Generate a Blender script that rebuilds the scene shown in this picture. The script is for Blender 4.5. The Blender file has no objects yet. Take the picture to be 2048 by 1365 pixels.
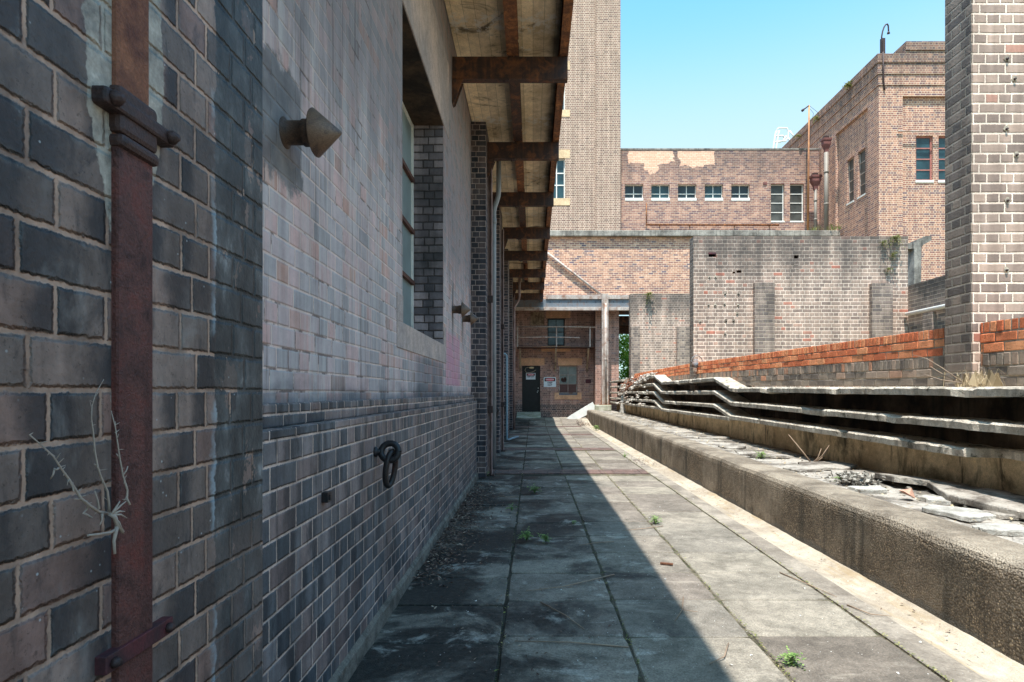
import bpy, bmesh, math, random
from mathutils import Vector, Matrix, noise as mnoise
random.seed(7)
scene = bpy.context.scene
COL = scene.collection
F = 1195.0; VX = 1066.0; VY = 786.0; EYE = 1.391     # the surveyed camera: focal length in px, vanishing point, eye height
BC = 0.0875; BL = 0.2315                              # brick course and stretcher pitch in metres
SUN_DIR = Vector((0.09, 0.34, -1.0)).normalized()

def PX(x, Y): return (x - VX) * Y / F
def PZ(y, Y): return EYE + (VY - y) * Y / F
def L1(v):
    v /= 255.0
    return v / 12.92 if v <= 0.04045 else ((v + 0.055) / 1.055) ** 2.4
def C(r, g, b, k=1.0): return (L1(r) * k, L1(g) * k, L1(b) * k, 1.0)

def K(cols, r, g, b):
    f = lambda c: (c[0] * r, c[1] * g, c[2] * b, 1.0)
    return [(p, f(c)) for p, c in cols] if isinstance(cols, list) else f(cols)
# ------------------------------------------------------------------ node helper
class T:
    def __init__(s, name):
        s.m = bpy.data.materials.new(name); s.m.use_nodes = True
        s.t = s.m.node_tree; s.t.nodes.clear()
        s.out = s.t.nodes.new('ShaderNodeOutputMaterial')
        s._pos = s._uv = None
    def n(s, typ, ins=None, **props):
        nd = s.t.nodes.new(typ)
        for k, v in props.items(): setattr(nd, k, v)
        for k, v in (ins or {}).items(): s.put(nd.inputs[k], v)
        return nd
    def put(s, sock, v):
        if isinstance(v, bpy.types.NodeSocket): s.t.links.new(v, sock)
        else: sock.default_value = v
    def pos(s):
        if s._pos is None: s._pos = s.n('ShaderNodeNewGeometry').outputs['Position']
        return s._pos
    def uv(s):
        if s._uv is None: s._uv = s.n('ShaderNodeUVMap').outputs[0]
        return s._uv
    def m1(s, op, a, b=0.0, c=0.0, clamp=False):
        nd = s.n('ShaderNodeMath', {0: a, 1: b, 2: c}, operation=op); nd.use_clamp = clamp
        return nd.outputs[0]
    def mix(s, fac, a, b, blend='MIX'):
        nd = s.n('ShaderNodeMix', data_type='RGBA', blend_type=blend)
        s.put(nd.inputs[0], fac); s.put(nd.inputs[6], a); s.put(nd.inputs[7], b)
        return nd.outputs[2]
    def mapr(s, v, a, b, c=0.0, d=1.0, smooth=True):
        nd = s.n('ShaderNodeMapRange', {0: v, 1: a, 2: b, 3: c, 4: d})
        if smooth: nd.interpolation_type = 'SMOOTHSTEP'
        return nd.outputs[0]
    def ramp(s, fac, stops, interp='LINEAR'):
        nd = s.n('ShaderNodeValToRGB', {0: fac}); r = nd.color_ramp; r.interpolation = interp
        while len(r.elements) > 1: r.elements.remove(r.elements[-1])
        r.elements[0].position = stops[0][0]; r.elements[0].color = stops[0][1]
        for p, c in stops[1:]:
            e = r.elements.new(p); e.color = c
        return nd.outputs[0]
    def scalev(s, vec, v3, add=(0, 0, 0)):
        nd = s.n('ShaderNodeVectorMath', {0: vec, 1: v3, 2: add}, operation='MULTIPLY_ADD')
        return nd.outputs[0]
    def noise(s, vec, scale, detail=3.0, rough=0.55, dist=0.0, out=0):
        return s.n('ShaderNodeTexNoise', {'Vector': vec, 'Scale': scale, 'Detail': detail, 'Roughness': rough, 'Distortion': dist}).outputs[out]
    def voro(s, vec, scale, out='Distance', feature='F1'):
        return s.n('ShaderNodeTexVoronoi', {'Vector': vec, 'Scale': scale}, feature=feature).outputs[out]
    def sep(s, v):
        return s.n('ShaderNodeSeparateXYZ', {0: v}).outputs
    def comb(s, x, y, z=0.0):
        return s.n('ShaderNodeCombineXYZ', {0: x, 1: y, 2: z}).outputs[0]
    def white(s, v):
        return s.n('ShaderNodeTexWhiteNoise', {'Vector': v}, noise_dimensions='3D').outputs
    def finish(s, col, rough=0.85, bump=None, bdist=0.01, metal=0.0, spec=0.3, bstr=1.0, **extra):
        b = s.n('ShaderNodeBsdfPrincipled')
        s.put(b.inputs['Base Color'], col); s.put(b.inputs['Roughness'], rough)
        s.put(b.inputs['Metallic'], metal); s.put(b.inputs['Specular IOR Level'], spec)
        for k, v in extra.items(): s.put(b.inputs[k.replace('_', ' ')], v)
        if bump is not None:
            bn = s.n('ShaderNodeBump', {'Height': bump, 'Distance': bdist, 'Strength': bstr})
            s.t.links.new(bn.outputs[0], b.inputs['Normal'])
        s.t.links.new(b.outputs[0], s.out.inputs[0])
        return s.m

def brick_mat(name, cols, mortar, bond='english', L=BL, c=BC, mw=0.011, seed=0.0, jag=0.004, wob=0.004,
              vary=0.3, streak=0.15, bump=0.006, extra=None, rough=0.85, soot=0.25, mvary=0.25, v0=0.0, flash=0.0, flashcol=(0.03, 0.034, 0.04, 1)):
    t = T(name)
    uv = t.uv(); pos = t.pos()
    wn = t.noise(uv, 2.3, 2.0, out=1)
    uvd = t.n('ShaderNodeVectorMath', {0: wn, 1: (wob * 2, wob * 2, 0), 2: uv}, operation='MULTIPLY_ADD').outputs[0]
    fine = t.noise(uv, 70.0, 3.0, 0.6)
    x, y, _ = t.sep(uvd)
    y = t.m1('ADD', y, v0)
    v = t.m1('DIVIDE', y, c); row = t.m1('FLOOR', v); fv = t.m1('FRACT', v)
    odd = t.m1('FLOORED_MODULO', row, 2.0)
    rj = t.white(t.comb(row, seed, 3.1))[0]
    if bond == 'english':
        Lr = t.m1('MULTIPLY_ADD', odd, -L / 2, L)
        off = t.m1('MULTIPLY_ADD', odd, L / 4, t.m1('MULTIPLY', rj, 0.02))
    elif bond == 'header':
        Lr = L / 2
        off = t.m1('MULTIPLY_ADD', odd, L / 4, t.m1('MULTIPLY', rj, 0.01))
    else:
        Lr = L
        off = t.m1('MULTIPLY_ADD', odd, L / 2, t.m1('MULTIPLY', rj, 0.05))
    us = t.m1('DIVIDE', t.m1('ADD', x, off), Lr); colm = t.m1('FLOOR', us); fu = t.m1('FRACT', us)
    du = t.m1('MULTIPLY', t.m1('MINIMUM', fu, t.m1('SUBTRACT', 1.0, fu)), Lr)
    dv = t.m1('MULTIPLY', t.m1('MINIMUM', fv, t.m1('SUBTRACT', 1.0, fv)), c)
    d = t.m1('MINIMUM', t.m1('MULTIPLY', du, 1.1), dv)
    d = t.m1('MULTIPLY_ADD', t.m1('SUBTRACT', fine, 0.5), jag * 2, d)
    mor = t.mapr(d, mw / 2 + 0.0015, mw / 2 - 0.0015)
    bev = t.mapr(d, mw / 2 - 0.002, mw / 2 + 0.006)
    rnd = t.white(t.comb(colm, row, seed))
    base = t.ramp(rnd[0], cols)
    blot = t.noise(t.scalev(pos, (1, 1, 1), (seed, 0, 0)), 9.0, 5.0, 0.65)
    blot2 = t.noise(pos, 45.0, 3.0, 0.7)
    bri = t.m1('ADD', t.m1('MULTIPLY_ADD', blot, vary * 1.6, 1.0 - vary * 0.8), t.m1('MULTIPLY_ADD', blot2, vary, -vary * 0.5))
    base = t.mix(1.0, base, t.comb(bri, bri, bri), 'MULTIPLY')
    if flash:
        # kiln-flashed ends: one end or the middle of many bricks burnt darker
        r3 = t.sep(rnd[1]); side = t.m1('GREATER_THAN', r3[0], 0.45)
        fl = t.m1('ADD', t.m1('MULTIPLY', side, fu), t.m1('MULTIPLY', t.m1('SUBTRACT', 1.0, side), t.m1('SUBTRACT', 1.0, fu)))
        fl = t.m1('MULTIPLY_ADD', t.noise(pos, 12.0, 4.0, 0.65), 0.7, t.m1('SUBTRACT', fl, 0.35))
        fm = t.m1('MULTIPLY', t.mapr(fl, 0.36, 0.78), t.mapr(r3[1], 0.2, 0.6, 0.1, flash))
        base = t.mix(fm, base, flashcol)
        pit = t.mapr(t.noise(pos, 120.0, 3.0, 0.7), 0.60, 0.68, 0, 0.45); base = t.mix(pit, base, (0.02, 0.018, 0.016, 1))
    mb = t.m1('ADD', t.m1('MULTIPLY_ADD', t.noise(pos, 3.0, 4.0, 0.6), mvary * 2, 1.0 - mvary), t.m1('MULTIPLY_ADD', fine, 0.3, -0.15))
    mcol = t.mix(1.0, mortar, t.comb(mb, mb, mb), 'MULTIPLY')
    col = t.mix(mor, base, mcol)
    if streak:
        sn = t.noise(t.scalev(pos, (5.0, 5.0, 0.45)), 1.6, 4.0, 0.6)
        sv = t.mapr(sn, 0.35, 0.7, 1.0 - streak, 1.0 + streak * 0.6)
        col = t.mix(1.0, col, t.comb(sv, sv, sv), 'MULTIPLY')
    if soot:
        so = t.mapr(t.noise(pos, 0.8, 5.0, 0.65), 0.52, 0.75, 0.0, soot)
        col = t.mix(so, col, (0.03, 0.03, 0.03, 1))
    ctx = dict(d=d, uv=uv, pos=pos, mor=mor, rnd=rnd, blot=blot, fine=fine, z=t.sep(pos)[2], x=t.sep(pos)[0], y=t.sep(pos)[1], u=x, row=row)
    if extra: col = extra(t, col, ctx)
    h = t.m1('ADD', t.m1('MULTIPLY', bev, 1.0), t.m1('MULTIPLY', blot2, 0.35))
    return t.finish(col, rough, h, bump)

def concrete_mat(name, light, dark, scale=1.2, bump=0.004, spots=None, moss=None, grain=120.0, streak=0.0, rough=0.9, extra=None, contrast=1.0, boards=0.0):
    t = T(name); pos = t.pos()
    a = t.noise(pos, scale, 6.0, 0.65, 0.3)
    col = t.mix(t.mapr(a, 0.5 - 0.16 / contrast, 0.5 + 0.16 / contrast), dark, light)
    g = t.noise(pos, grain, 3.0, 0.7)
    gv = t.mapr(g, 0.25, 0.75, 0.72, 1.28, False)
    col = t.mix(1.0, col, t.comb(gv, gv, gv), 'MULTIPLY')
    med = t.noise(pos, scale * 9, 5.0, 0.7)
    mv = t.mapr(med, 0.3, 0.7, 0.8, 1.2, False)
    col = t.mix(1.0, col, t.comb(mv, mv, mv), 'MULTIPLY')
    if streak:
        sn = t.noise(t.scalev(pos, (6.0, 6.0, 0.35)), 1.3, 4.0, 0.65)
        col = t.mix(t.mapr(sn, 0.48, 0.68, 0.0, streak), col, (0.035, 0.033, 0.025, 1))
    if moss:
        mm = t.mapr(t.noise(pos, scale * 2.5, 6.0, 0.7, 0.5), 0.54, 0.64, 0.0, 0.85)
        col = t.mix(mm, col, moss)
    ctx = dict(pos=pos, z=t.sep(pos)[2], x=t.sep(pos)[0], y=t.sep(pos)[1], a=a, med=med, g=g)
    h = t.m1('ADD', g, t.m1('MULTIPLY', med, 1.5))
    if extra:
        r = extra(t, col, ctx)
        if isinstance(r, tuple) and len(r) == 2: col, h = r
        else: col = r
    return t.finish(col, rough, h, bump)

def rust_mat(name, a, b, c, scale=9.0, rough=0.75, bump=0.002, streak=0.4):
    t = T(name); pos = t.pos()
    n1 = t.noise(pos, scale, 6.0, 0.7, 0.4)
    col = t.ramp(n1, [(0.3, a), (0.5, b), (0.68, c)])
    sn = t.noise(t.scalev(pos, (8, 8, 0.6)), 2.0, 4.0, 0.6)
    col = t.mix(t.mapr(sn, 0.45, 0.7, 0, streak), col, c)
    g = t.noise(pos, 160.0, 2.0, 0.7); gv = t.mapr(g, 0.3, 0.7, 0.75, 1.25, False)
    col = t.mix(1.0, col, t.comb(gv, gv, gv), 'MULTIPLY')
    return t.finish(col, rough, t.m1('ADD', g, n1), bump, 0.0, 0.35)

def plain_mat(name, col, rough=0.7, var=0.2, scale=20.0, metal=0.0, spec=0.4, bump=0.0005):
    t = T(name); pos = t.pos()
    n1 = t.noise(pos, scale, 4.0, 0.65); v = t.mapr(n1, 0.3, 0.7, 1 - var, 1 + var, False)
    return t.finish(t.mix(1.0, col, t.comb(v, v, v), 'MULTIPLY'), rough, n1, bump, metal, spec)

# ------------------------------------------------------------------ mesh helper
class MB:
    def __init__(s): s.v = []; s.f = []; s.r = []; s.sm = []
    def face(s, pts, r=0.5, smooth=False):
        i = len(s.v); s.v += [tuple(p) for p in pts]; s.f.append(tuple(range(i, i + len(pts)))); s.r.append(r); s.sm.append(smooth)
    def box(s, x0, x1, y0, y1, z0, z1, r=0.5, M=None):
        c = [Vector((x, y, z)) for z in (z0, z1) for y in (y0, y1) for x in (x0, x1)]
        if M is not None: c = [M @ p for p in c]
        i = len(s.v); s.v += [tuple(p) for p in c]
        for q in ((0, 2, 3, 1), (4, 5, 7, 6), (0, 1, 5, 4), (2, 6, 7, 3), (0, 4, 6, 2), (1, 3, 7, 5)):
            s.f.append(tuple(i + k for k in q)); s.r.append(r); s.sm.append(False)
    def loft(s, rings, closed=True, caps=True, r=0.5, smooth=False):
        i = len(s.v); n = len(rings[0])
        for g in rings: s.v += [tuple(p) for p in g]
        for a in range(len(rings) - 1):
            for k in range(n if closed else n - 1):
                k2 = (k + 1) % n
                s.f.append((i + a * n + k, i + a * n + k2, i + (a + 1) * n + k2, i + (a + 1) * n + k)); s.r.append(r); s.sm.append(smooth)
        if caps and closed:
            s.f.append(tuple(i + k for k in range(n - 1, -1, -1))); s.r.append(r); s.sm.append(False)
            s.f.append(tuple(i + (len(rings) - 1) * n + k for k in range(n))); s.r.append(r); s.sm.append(False)
    def tube(s, path, rad, n=8, r=0.5, caps=True):
        P = [Vector(p) for p in path]; rings = []
        R = rad if isinstance(rad, (list, tuple)) else [rad] * len(P)
        up = None
        for k, p in enumerate(P):
            d = (P[min(k + 1, len(P) - 1)] - P[max(k - 1, 0)]).normalized()
            if up is None:
                up = Vector((0, 0, 1)) if abs(d.z) < 0.9 else Vector((1, 0, 0))
            a = d.cross(up).normalized(); b = a.cross(d).normalized(); up = b
            rings.append([p + (a * math.cos(2 * math.pi * q / n) + b * math.sin(2 * math.pi * q / n)) * R[k] for q in range(n)])
        s.loft(rings, True, caps, r, True)
    def bar(s, a, b, w, h, up=(0, 0, 1), r=0.5):
        a = Vector(a); b = Vector(b); d = (b - a).normalized(); up = Vector(up)
        x = d.cross(up).normalized(); z = x.cross(d).normalized()
        ring = lambda p: [p - x * w / 2 - z * h / 2, p + x * w / 2 - z * h / 2, p + x * w / 2 + z * h / 2, p - x * w / 2 + z * h / 2]
        s.loft([ring(a), ring(b)], True, True, r)
    def lathe(s, o, axis, prof, n=24, r=0.5):
        o = Vector(o); d = Vector(axis).normalized(); up = Vector((0, 0, 1)) if abs(d.z) < 0.9 else Vector((1, 0, 0))
        a = d.cross(up).normalized(); b = a.cross(d).normalized()
        s.loft([[o + d * t + (a * math.cos(2 * math.pi * q / n) + b * math.sin(2 * math.pi * q / n)) * max(rr, 1e-4) for q in range(n)] for t, rr in prof], True, True, r, True)
    def ibeam(s, a, b, w, h, up=(0, 0, 1), tf=0.02, tw=0.014, chan=0):
        """I-beam (chan=0) or channel with its web to one side (chan=+1/-1) from a to b; a, b lie on the centre line"""
        a = Vector(a); b = Vector(b); d = (b - a).normalized(); up = Vector(up)
        x = d.cross(up).normalized(); z = x.cross(d).normalized()
        def part(x0, x1, z0, z1):
            rg = lambda p: [p + x * x0 + z * z0, p + x * x1 + z * z0, p + x * x1 + z * z1, p + x * x0 + z * z1]
            s.loft([rg(a), rg(b)])
        part(-w / 2, w / 2, -h / 2, -h / 2 + tf); part(-w / 2, w / 2, h / 2 - tf, h / 2)
        xc = chan * (w / 2 - tw / 2 - 0.001)
        part(xc - tw / 2, xc + tw / 2, -h / 2 + tf, h / 2 - tf)
    def wall(s, axis, u0, u1, z0, z1, d, t, op=()):
        """slab with openings. axis 'y': faces -Y at Y=d; 'x-': faces -X at X=d; 'x+': faces +X at X=d"""
        us = sorted({u0, u1, *[min(max(q, u0), u1) for o in op for q in o[:2]]}); zs = sorted({z0, z1, *[min(max(q, z0), z1) for o in op for q in o[2:4]]})
        if axis == 'y': P = lambda u, z, k: (u, d + k * t, z)
        elif axis == 'x-': P = lambda u, z, k: (d + k * t, u, z)
        else: P = lambda u, z, k: (d - k * t, u, z)
        def solid(i, j):
            if i < 0 or j < 0 or i >= len(us) - 1 or j >= len(zs) - 1: return False
            cu = (us[i] + us[i + 1]) / 2; cz = (zs[j] + zs[j + 1]) / 2
            return not any(o[0] < cu < o[1] and o[2] < cz < o[3] for o in op)
        for i in range(len(us) - 1):
            for j in range(len(zs) - 1):
                if not solid(i, j): continue
                a, b, e, g = us[i], us[i + 1], zs[j], zs[j + 1]
                s.face([P(a, e, 0), P(b, e, 0), P(b, g, 0), P(a, g, 0)])
                s.face([P(a, e, 1), P(a, g, 1), P(b, g, 1), P(b, e, 1)])
                if not solid(i - 1, j): s.face([P(a, e, 0), P(a, g, 0), P(a, g, 1), P(a, e, 1)])
                if not solid(i + 1, j): s.face([P(b, e, 0), P(b, e, 1), P(b, g, 1), P(b, g, 0)])
                if not solid(i, j - 1): s.face([P(a, e, 0), P(a, e, 1), P(b, e, 1), P(b, e, 0)])
                if not solid(i, j + 1): s.face([P(a, g, 0), P(b, g, 0), P(b, g, 1), P(a, g, 1)])
    def build(s, name, mat, parent=None, origin=None, bevel=0.0, recalc=True):
        me = bpy.data.meshes.new(name)
        if parent is not None:
            root = parent
            off = Vector(root['_loc'])
        else:
            xs = [p[0] for p in s.v]; ys = [p[1] for p in s.v]; zs = [p[2] for p in s.v]
            off = Vector(origin) if origin else Vector(((min(xs) + max(xs)) / 2, (min(ys) + max(ys)) / 2, min(zs)))
        me.from_pydata([(p[0] - off.x, p[1] - off.y, p[2] - off.z) for p in s.v], [], s.f)
        uvl = me.uv_layers.new(name='UVMap')
        at = me.attributes.new('rnd', 'FLOAT', 'FACE')
        me.polygons.foreach_set('use_smooth', s.sm)
        at.data.foreach_set('value', s.r)
        for p in me.polygons:
            nx, ny, nz = (abs(q) for q in p.normal)
            for li in p.loop_indices:
                w = s.v[me.loops[li].vertex_index]
                uvl.data[li].uv = (w[0], w[1]) if nz > 0.72 else ((w[1], w[2]) if nx > ny else (w[0], w[2]))
        if recalc:
            bm = bmesh.new(); bm.from_mesh(me); bmesh.ops.recalc_face_normals(bm, faces=bm.faces); bm.to_mesh(me); bm.free()
        me.materials.append(mat)
        o = bpy.data.objects.new(name, me); COL.objects.link(o)
        if parent is not None:
            o.parent = parent
            o['_loc'] = list(off)
        else:
            o.location = off; o['_loc'] = list(off)
        if bevel:
            md = o.modifiers.new('edge', 'BEVEL'); md.width = bevel; md.segments = 2; md.limit_method = 'ANGLE'
        return o

def tag(o, label=None, cat=None, group=None, kind=None):
    if label: o['label'] = label
    if cat: o['category'] = cat
    if group: o['group'] = group
    if kind: o['kind'] = kind
    return o
def thing(name, loc, label, cat, group=None):
    o = bpy.data.objects.new(name, None); COL.objects.link(o); o.location = loc; o['_loc'] = list(loc)
    o.empty_display_size = 0.2
    return tag(o, label, cat, group)
def struct(o, label=None, cat=None): return tag(o, label, cat, kind='structure')
def extrude_y(mb, prof, ys, closed=True, smooth=False):
    mb.loft([[(x, y, z) for x, z in prof(y)] for y in ys], closed, closed, 0.5, smooth)
def nz(x, y=0.0, z=0.0): return mnoise.noise(Vector((x, y, z)))
def frange(a, b, st):
    n = max(1, int(round((b - a) / st))); return [a + (b - a) * i / n for i in range(n + 1)]
def chunk(mb, c, size, seed, flat=0.0, n=14):
    rr = random.Random(seed); bm = bmesh.new()
    th = rr.random() * 6.28
    for _ in range(n):
        v = Vector((rr.gauss(0, 1), rr.gauss(0, 1), rr.gauss(0, 1))).normalized()
        v = Vector((v.x * size[0], v.y * size[1], v.z * size[2])) * rr.uniform(0.75, 1.0) / 2
        if flat: v.z = size[2] / 2 * (1 if v.z > 0 else -1)
        bm.verts.new(v)
    bmesh.ops.convex_hull(bm, input=bm.verts)
    M = Matrix.Translation(Vector(c)) @ Matrix.Rotation(th, 4, 'Z') @ Matrix.Rotation(rr.uniform(-.15, .15), 4, 'X')
    i = len(mb.v); ids = {}
    for v in bm.verts:
        if v.link_faces:
            ids[v] = len(mb.v); mb.v.append(tuple(M @ v.co))
    for f in bm.faces:
        mb.f.append(tuple(ids[v] for v in f.verts)); mb.r.append(rr.random()); mb.sm.append(False)
    bm.free()
SKY_STR = 0.15; SKY_AIR = 1.0; SKY_DUST = 1.0; SKY_OZONE = 1.0; SKY_TINT = (0.58, 0.98, 1.0, 1); SKY_HORIZON = (1.75, 2.15, 2.25, 1); SUN_STR = 2.85; EXPOSURE = 1.55
# ================================================================== materials
def ex_near(t, col, c):
    pos = c['pos']
    # pale bloom in blotches and along brick edges, fine spatter
    m = t.mapr(t.noise(t.scalev(pos, (2, 2, 0.9)), 3.2, 5.0, 0.7, 0.4), 0.54, 0.74, 0, 0.5)
    col = t.mix(m, col, C(152, 146, 140))
    rim = t.m1('MULTIPLY', t.mapr(c['d'], 0.020, 0.008), t.m1('SUBTRACT', 1.0, c['mor']))
    rim = t.m1('MULTIPLY', rim, t.mapr(t.noise(pos, 14.0, 5.0, 0.7), 0.50, 0.66, 0, 0.28))
    col = t.mix(rim, col, C(140, 142, 140))
    dk = t.mapr(t.noise(t.scalev(pos, (3, 3, 1.2)), 5.0, 5.0, 0.7, 0.5), 0.52, 0.7, 0, 0.6)
    dk = t.m1('MULTIPLY', dk, t.m1('SUBTRACT', 1.0, t.m1('MULTIPLY', c['mor'], 0.7)))
    col = t.mix(dk, col, C(38, 44, 50))
    fl = t.mapr(t.voro(pos, 38.0), 0.12, 0.05); fl = t.m1('MULTIPLY', fl, t.mapr(t.noise(pos, 5.0), 0.48, 0.6))
    col = t.mix(t.m1('MULTIPLY', fl, 0.7), col, C(190, 195, 195))
    gr = t.mapr(t.noise(t.scalev(pos, (1.6, 1.6, 0.8)), 1.7, 6.0, 0.72, 0.6), 0.42, 0.68, 0, 0.55)
    col = t.mix(gr, col, t.mix(1.0, col, (0.34, 0.36, 0.40, 1), 'MULTIPLY'))
    gj = t.m1('MULTIPLY', c['mor'], t.mapr(t.noise(pos, 6.0, 5.0, 0.7), 0.45, 0.62, 0, 0.6)); col = t.mix(gj, col, C(84, 70, 62))
    # cement smeared round the upper half of the pipe
    nzz = t.m1('MULTIPLY_ADD', t.noise(t.scalev(pos, (1, 1, 0.7)), 11.0, 5.0, 0.7), 0.07, -0.035)
    wid = t.mapr(c['z'], 1.62, 1.95, -0.02, 0.05)
    off = t.m1('ABSOLUTE', t.m1('SUBTRACT', c['y'], 1.150))
    cm = t.mapr(t.m1('SUBTRACT', t.m1('ADD', off, nzz), wid), 0.056, 0.051)
    cmc = t.ramp(t.noise(pos, 26.0, 5.0, 0.7), [(0.3, C(116, 110, 102)), (0.6, C(176, 166, 152)), (0.75, C(212, 202, 188))])
    col = t.mix(cm, col, cmc)
    # dark cement render smeared down the corner of the pier
    wob = t.m1('MULTIPLY_ADD', t.noise(t.scalev(pos, (4, 4, 6)), 2.0, 4.0, 0.7), 0.07, -0.035)
    yy = t.m1('ADD', c['y'], wob)
    peel = t.mapr(t.noise(t.scalev(pos, (4, 4, 3)), 2.2, 5.0, 0.65), 0.585, 0.60)
    lowz = t.mapr(c['z'], 1.15, 0.9, 0.0, 1.0)
    band = t.m1('MULTIPLY', t.mapr(yy, 1.463, 1.470), t.m1('SUBTRACT', 1.0, t.m1('MULTIPLY', t.m1('MAXIMUM', peel, t.m1('MULTIPLY', lowz, 0.45)), 0.75)))
    cb = t.noise(t.scalev(pos, (1, 1, 0.6)), 9.0, 6.0, 0.72)
    cc = t.ramp(cb, [(0.28, C(38, 41, 43)), (0.5, C(70, 72, 72)), (0.62, C(94, 95, 94)), (0.74, C(150, 150, 148))])
    ln = t.m1('MULTIPLY_ADD', t.m1('MULTIPLY', c['mor'], t.mapr(t.noise(pos, 6.0), 0.4, 0.6)), -0.45, 1.0)
    cc = t.mix(1.0, cc, t.comb(ln, ln, ln), 'MULTIPLY')
    ed = t.m1('MULTIPLY', t.mapr(yy, 1.440, 1.462), t.mapr(yy, 1.470, 1.464)); ed = t.m1('MULTIPLY', ed, t.mapr(t.noise(pos, 7.0, 4.0), 0.42, 0.6, 0, 0.8))
    col = t.mix(ed, col, C(150, 164, 170))
    return t.mix(band, col, cc)
BR_NEAR = brick_mat('dark_clinker_brick', K([(0.0, C(96, 90, 88)), (0.2, C(112, 104, 100)), (0.45, C(132, 120, 114)), (0.66, C(146, 130, 122)), (0.85, C(140, 116, 108)), (1.0, C(118, 102, 98))], 1.12, 1.0, .93),
                    C(196, 160, 138), mw=0.009, seed=1.0, vary=0.55, streak=0.28, soot=0.3, extra=ex_near, bump=0.008, rough=0.55, jag=0.006, mvary=0.45, flash=0.85)
def ex_plinth(t, col, c):
    m = t.mapr(t.noise(t.scalev(c['pos'], (3, 3, 0.8)), 2.6, 5.0, 0.7, 0.4), 0.5, 0.74, 0, 0.5)
    dk = t.mapr(t.noise(t.scalev(c['pos'], (4, 4, 1.0)), 3.0, 5.0, 0.7, 0.5), 0.52, 0.68, 0, 0.6)
    col = t.mix(dk, col, C(40, 46, 50))
    return t.mix(m, col, C(136, 140, 142))
BR_PLINTH = brick_mat('blue_plinth_brick', [(0.0, C(78, 82, 86)), (0.3, C(98, 98, 100)), (0.55, C(128, 120, 118)), (0.75, C(144, 126, 120)), (1.0, C(116, 98, 94))],
                      C(206, 180, 164), mw=0.009, seed=2.0, vary=0.5, streak=0.35, soot=0.3, mvary=0.4, extra=ex_plinth, rough=0.62, flash=0.7, jag=0.005)
def ex_main(t, col, c):
    # whitish bloom running down in streaks, dark engineering courses at the bottom, pale pink paint patch
    s = t.mapr(t.noise(t.scalev(c['pos'], (9, 9, 0.5)), 2.2, 5.0, 0.65), 0.42, 0.66, 0, 0.6)
    s = t.m1('MULTIPLY', s, t.mapr(t.noise(c['pos'], 0.9, 3.0), 0.35, 0.6, 0.35, 1.0))
    col = t.mix(s, col, C(204, 196, 188))
    zz = t.m1('MULTIPLY_ADD', t.noise(t.scalev(c['pos'], (2, 2, 4)), 1.3, 4.0, 0.6), 0.34, c['z'])
    dk = t.mapr(zz, 1.66, 1.50)
    col = t.mix(t.m1('MULTIPLY', dk, 0.86), col, t.mix(1.0, col, (0.36, 0.42, 0.46, 1), 'MULTIPLY'))
    # darker courses right under the window
    b = t.m1('MULTIPLY', t.mapr(c['y'], 4.9, 5.3), t.mapr(c['y'], 6.85, 6.6))
    b = t.m1('MULTIPLY', b, t.mapr(c['z'], 1.75, 1.69)); b = t.m1('MULTIPLY', b, 0.8)
    col = t.mix(b, col, t.mix(1.0, col, (0.38, 0.42, 0.46, 1), 'MULTIPLY'))
    p = t.m1('MULTIPLY', t.mapr(c['y'], 6.9, 7.0), t.mapr(c['y'], 8.3, 8.2)); p = t.m1('MULTIPLY', p, t.m1('MULTIPLY', t.mapr(c['z'], 2.15, 2.1), t.mapr(c['z'], 1.46, 1.5)))
    p = t.m1('MULTIPLY', p, t.mapr(t.noise(c['pos'], 3.0, 4.0), 0.3, 0.6, 0.3, 0.75))
    col = t.mix(p, col, C(205, 140, 155))
    # grey cement patch round the near vent
    w1 = t.m1('MULTIPLY_ADD', t.noise(c['pos'], 7.0, 5.0, 0.65), 0.16, -0.08); w2 = t.m1('MULTIPLY_ADD', t.noise(c['pos'], 9.0, 4.0, 0.65), 0.3, -0.15)
    ya = t.m1('ADD', c['y'], w1); za = t.m1('ADD', c['z'], w2)
    vd = t.m1('MULTIPLY', t.m1('MULTIPLY', t.mapr(ya, 2.19, 2.22), t.mapr(ya, 2.62, 2.60)), t.m1('MULTIPLY', t.mapr(za, 2.20, 2.26), t.mapr(za, 2.76, 2.70)))
    cpc = t.ramp(t.noise(c['pos'], 8.0, 4.0), [(0.35, C(96, 94, 94)), (0.65, C(134, 130, 128))])
    col = t.mix(t.m1('MULTIPLY', vd, 0.9), col, cpc)
    # soot washed down from above, and rust runs under the vents
    so = t.mapr(t.m1('MULTIPLY_ADD', t.noise(t.scalev(c['pos'], (3.5, 3.5, 0.3)), 1.8, 6.0, 0.7), 2.6, c['z']), 3.7, 4.7, 0, 0.6)
    col = t.mix(so, col, C(104, 100, 102))
    sk = t.mapr(t.noise(t.scalev(c['pos'], (14, 14, 0.5)), 1.6, 5.0, 0.7), 0.56, 0.68, 0, 0.55)
    col = t.mix(sk, col, C(92, 86, 84))
    for vy in (7.5, 8.58):
        r1 = t.m1('MULTIPLY', t.mapr(t.m1('ABSOLUTE', t.m1('SUBTRACT', c['y'], vy + 0.02)), 0.10, 0.04), t.m1('MULTIPLY', t.mapr(c['z'], 1.9, 2.3), t.mapr(c['z'], 2.95, 2.6)))
        col = t.mix(t.m1('MULTIPLY', r1, 0.75), col, C(96, 90, 88))
    # black open joints and chipped arrises
    bj = t.m1('MULTIPLY', c['mor'], t.mapr(t.noise(c['pos'], 3.5, 5.0, 0.7), 0.54, 0.62, 0, 0.75))
    col = t.mix(bj, col, C(82, 66, 62))
    return col
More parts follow.
